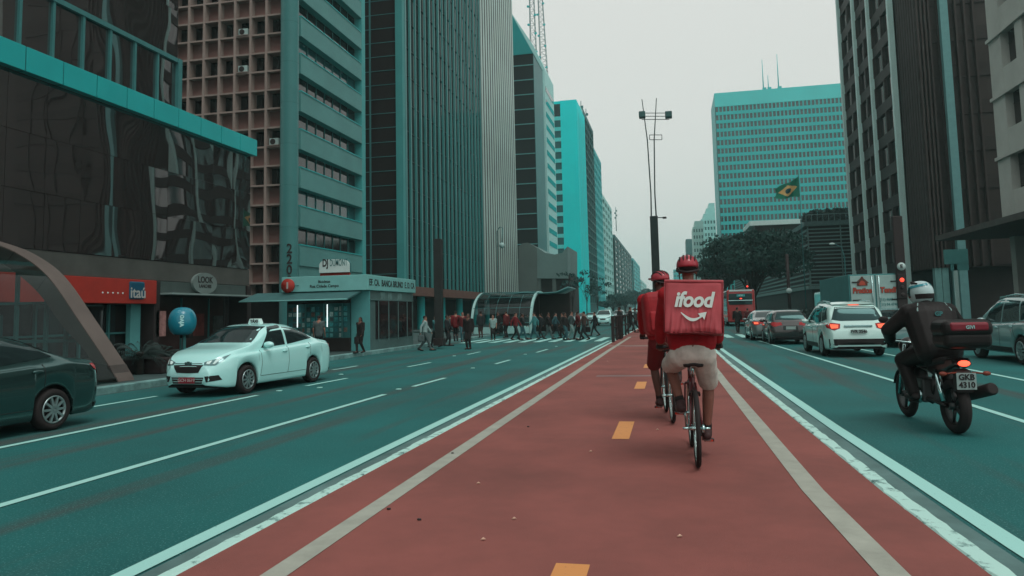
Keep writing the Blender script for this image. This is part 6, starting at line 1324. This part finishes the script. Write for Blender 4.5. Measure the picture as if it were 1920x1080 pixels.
for s in (-1, 1):
    ind = MB().tube([(s*.08, -.27, .70), (s*.20, -.28, .69)], .010, 6).ell((s*.225, -.285, .69), (.045, .026, .026), 10).obj('indicator', pm('indicator_lens', (.20, .045, .03), var=0, rough=.25), mo)
    MB().tube([(s*.13, -.02, .36), (s*.13, .14, .70)], .024, 10).obj('shock_absorber', M_chrome, mo); MB().tube([(s*.09, 0, .305), (s*.09, .5, .34)], .022, 8).obj('swing_arm', M_mblk, mo)
    MB().tube([(s*.12, .62, .29), (s*.26, .62, .30)], .016, 8).obj('foot_peg', M_black, mo)
    MB().tube([(s*.27, 1.02, 1.03), (s*.31, 1.08, 1.22)], .008, 6).ell((s*.33, 1.08, 1.27), (.065, .015, .045), 12).obj('mirror', M_black, mo)
    MB().tube([(s*.24, 1.01, 1.01), (s*.38, .95, 1.0)], .018, 8).obj('grip', M_black, mo)
MB().tube([(.10, .85, .30), (.13, .55, .24), (.15, .2, .33)], .024, 10).obj('exhaust_pipe', M_eng, mo); MB().tube([(.17, .28, .36), (.19, .15, .40), (.23, -.36, .53), (.232, -.38, .535)], [.035, .062, .068, .05], 16).obj('muffler', M_black, mo)
MB().tube([(-.38, .95, 1.0), (-.22, 1.02, 1.0), (0, 1.08, .97), (.22, 1.02, 1.0), (.38, .95, 1.0)], .012, 8).obj('handlebar', M_chrome, mo); MB().ell((0, 1.2, .92), (.12, .10, .12), 16).obj('headlight', M_mblk, mo)
cs = thing('top_case', 'black luggage case with red lens panel on the motorcycle rear', 'top case', gm+V((.03, 0, .09)), hd_); cs.scale = (MS,)*3; M_jack0 = pm('case_black', (.012, .011, .011), rough=.4, var=.15)
def rbox(a, b, r): return MB().b2(a, b)
MB().b2((-.25, -.40, .88), (.25, -.02, 1.08)).obj('case_base', M_jack0, cs, bevel=.07, seg=4); MB().b2((-.265, -.415, 1.0), (.265, -.01, 1.20)).obj('case_lid', M_jack0, cs, bevel=.085, seg=5)
MB().b2((-.20, -.425, 1.07), (.20, -.25, 1.17)).obj('red_panel', pm('case_red', (.19, .018, .03), rough=.25, var=.1, coat=.4), cs, bevel=.03, seg=3); lettering('GIVI', .05, M_chrome, cs, (0, -.429, 1.115), (1, 0, 0), bold=.002)
MB().b2((-.1, -.3, .86), (.1, .05, .90)).obj('rack_plate', M_black, cs)
rp = {-1: V((-.22, .66, .31)), 1: V((.22, .66, .31))}
J = {'hipc': V((0, .32, .93)), 'chest': V((0, .53, 1.34)), 'neck': V((0, .59, 1.43)), 'head': V((-.015, .68, 1.565))}
for s, n in ((-1, 'L'), (1, 'R')):
    hip = V((s*.1, .38, .90)); J['hip'+n] = hip; J['knee'+n], J['ank'+n] = ik(hip, V((s*.21, .58, .385)), .245*1.72, .25*1.72, (s*.35, 1, .3)); J['toe'+n] = J['ank'+n]+V((s*.01, .16, -.05)); sh = V((s*.225, .54, 1.36)); J['sh'+n] = sh; J['el'+n], J['wr'+n] = ik(sh, V((s*.33, .89, 1.03)), .185*1.72, .155*1.72, (s*1.2, -.4, -.35))
mr = thing('person', 'motorcyclist in black jacket and white helmet riding away', 'person', gm, hd_); mr.scale = (MS,)*3
hdir = {n: (V((s*.1, .85, -.2)), V((0, -.2, -.95)), V((-s, 0, 0)), .75) for n, s in (('L', -1), ('R', 1))}
fdir = V((-.5, 1, -.05)); body, M = skin_mesh(J, .008, fdir, 1.72, hd=hdir); mobj('body', body, pm('glove_black', (.02, .019, .019), rough=.6, var=.1), mr)
M_jack = pm('jacket_black', (.012, .011, .011), rough=.55, var=.2, scale=4, bump=.3, bscale=8); mobj('jacket', shirt_mesh(J, .012, 1.72, 1., 1.38, -.02), M_jack, mr); mobj('trousers', trousers_mesh(J, .012, 1.72, .98, 1.25), M_jack, mr); [mobj('boot', shoes_mesh(J, .009, 1.76, n), M_black, mr) for n in 'LR']
for s in (-1, 1): MB().tube([(s*.15, .44, 1.475), (s*.19, .365, 1.39), (s*.17, .325, 1.25)], [.005, .009, .005], 6, flat=.5).obj('piping', pm('piping_pale', (.22, .34, .33), var=0), mr)
lettering('GP', .07, M_frame, mr, (.02, .30, 1.34), (1, 0, 0), bold=.003)
he = bpy.data.objects.new('helmet', None); COL.objects.link(he); he.parent = mr; he.matrix_local = M
M_hw = pm('helmet_white', (.40, .55, .55), rough=.2, var=.08, coat=.6); hs_ = MB(); rows = []
for i in range(15):
    t = PI*.80*i/14; rows.append([(.132*math.sin(t)**.85*math.cos(a), .155*math.sin(t)**.85*math.sin(a)-.005, .03+.15*math.cos(t)) for a in [2*PI*k/32 for k in range(32)]])
hs_.grid(rows, True, True).obj('shell', M_hw, he)
def hpt(az, el, k=1.03): t = PI/2-el; return (.132*k*math.sin(t)**.85*math.sin(az), .155*k*math.sin(t)**.85*math.cos(az)-.005, .03+.15*k*math.cos(t))
MB().grid([[hpt(R(a), R(e)) for a in range(-75, 76, 10)] for e in (-22, -10, 2, 14, 26)], True).obj('visor', M_cglass, he, recalc=False)
MB().grid([[hpt(R(a), R(e), 1.02) for a in range(100, 261, 10)] for e in (-30, -18, -6)], True).obj('dark_band', M_black, he, recalc=False)
for s in (-1, 1): MB().grid([[hpt(s*R(a), R(e+(a-60)*.15), 1.025) for a in range(50, 171, 10)] for e in (18, 25, 32)], True).obj('stripe', pm('helmet_teal', (.02, .22, .26), rough=.2, var=0, coat=.5), he, recalc=False)
for s in (-1, 1): MB().tube([hpt(s*R(20), R(62), 1.02), hpt(s*R(60), R(55), 1.05), hpt(s*R(110), R(45), 1.05)], [.01, .02, .01], 6).obj('vent', M_black, he)
# far riders on the right lane
for (px, py, lb) in ((1404, 618, 'small scooter with rider filtering beside the red bus'),):
    g = G(px, py); o = thing('scooter', 'dark scooter between the red bus and the dark silver sedan', 'scooter', g)
    for y in (0, 1.2): MB().lathe([(.001, -.05), (.27, -.05), (.27, .05), (.001, .05)], 16, Matrix.Translation((0, y, .27)) @ Matrix.Rotation(PI/2, 4, 'Y')).obj('wheel', M_tyre, o)
    MB().prism([(-.2, .45), (-.2, .8), (.5, .78), (.6, .4), (.9, .4), (1.05, 1.0), (1.15, 1.0), (1.15, .5), (.9, .28), (.2, .28)], (-.15, 0, 0), (0, 1, 0), (0, 0, 1), .3).obj('body', M_mblk, o, bevel=.04); MB().ell((0, -.2, .7), (.1, .04, .05), 8).obj('tail_light', M_lamp, o)
    pedestrian('scooter rider in dark jacket and pale helmet by the red bus', 'stand', g+V((0, .35, .12)), 0, 'darkred', 'black', 1, 'hair', False, 1.5)
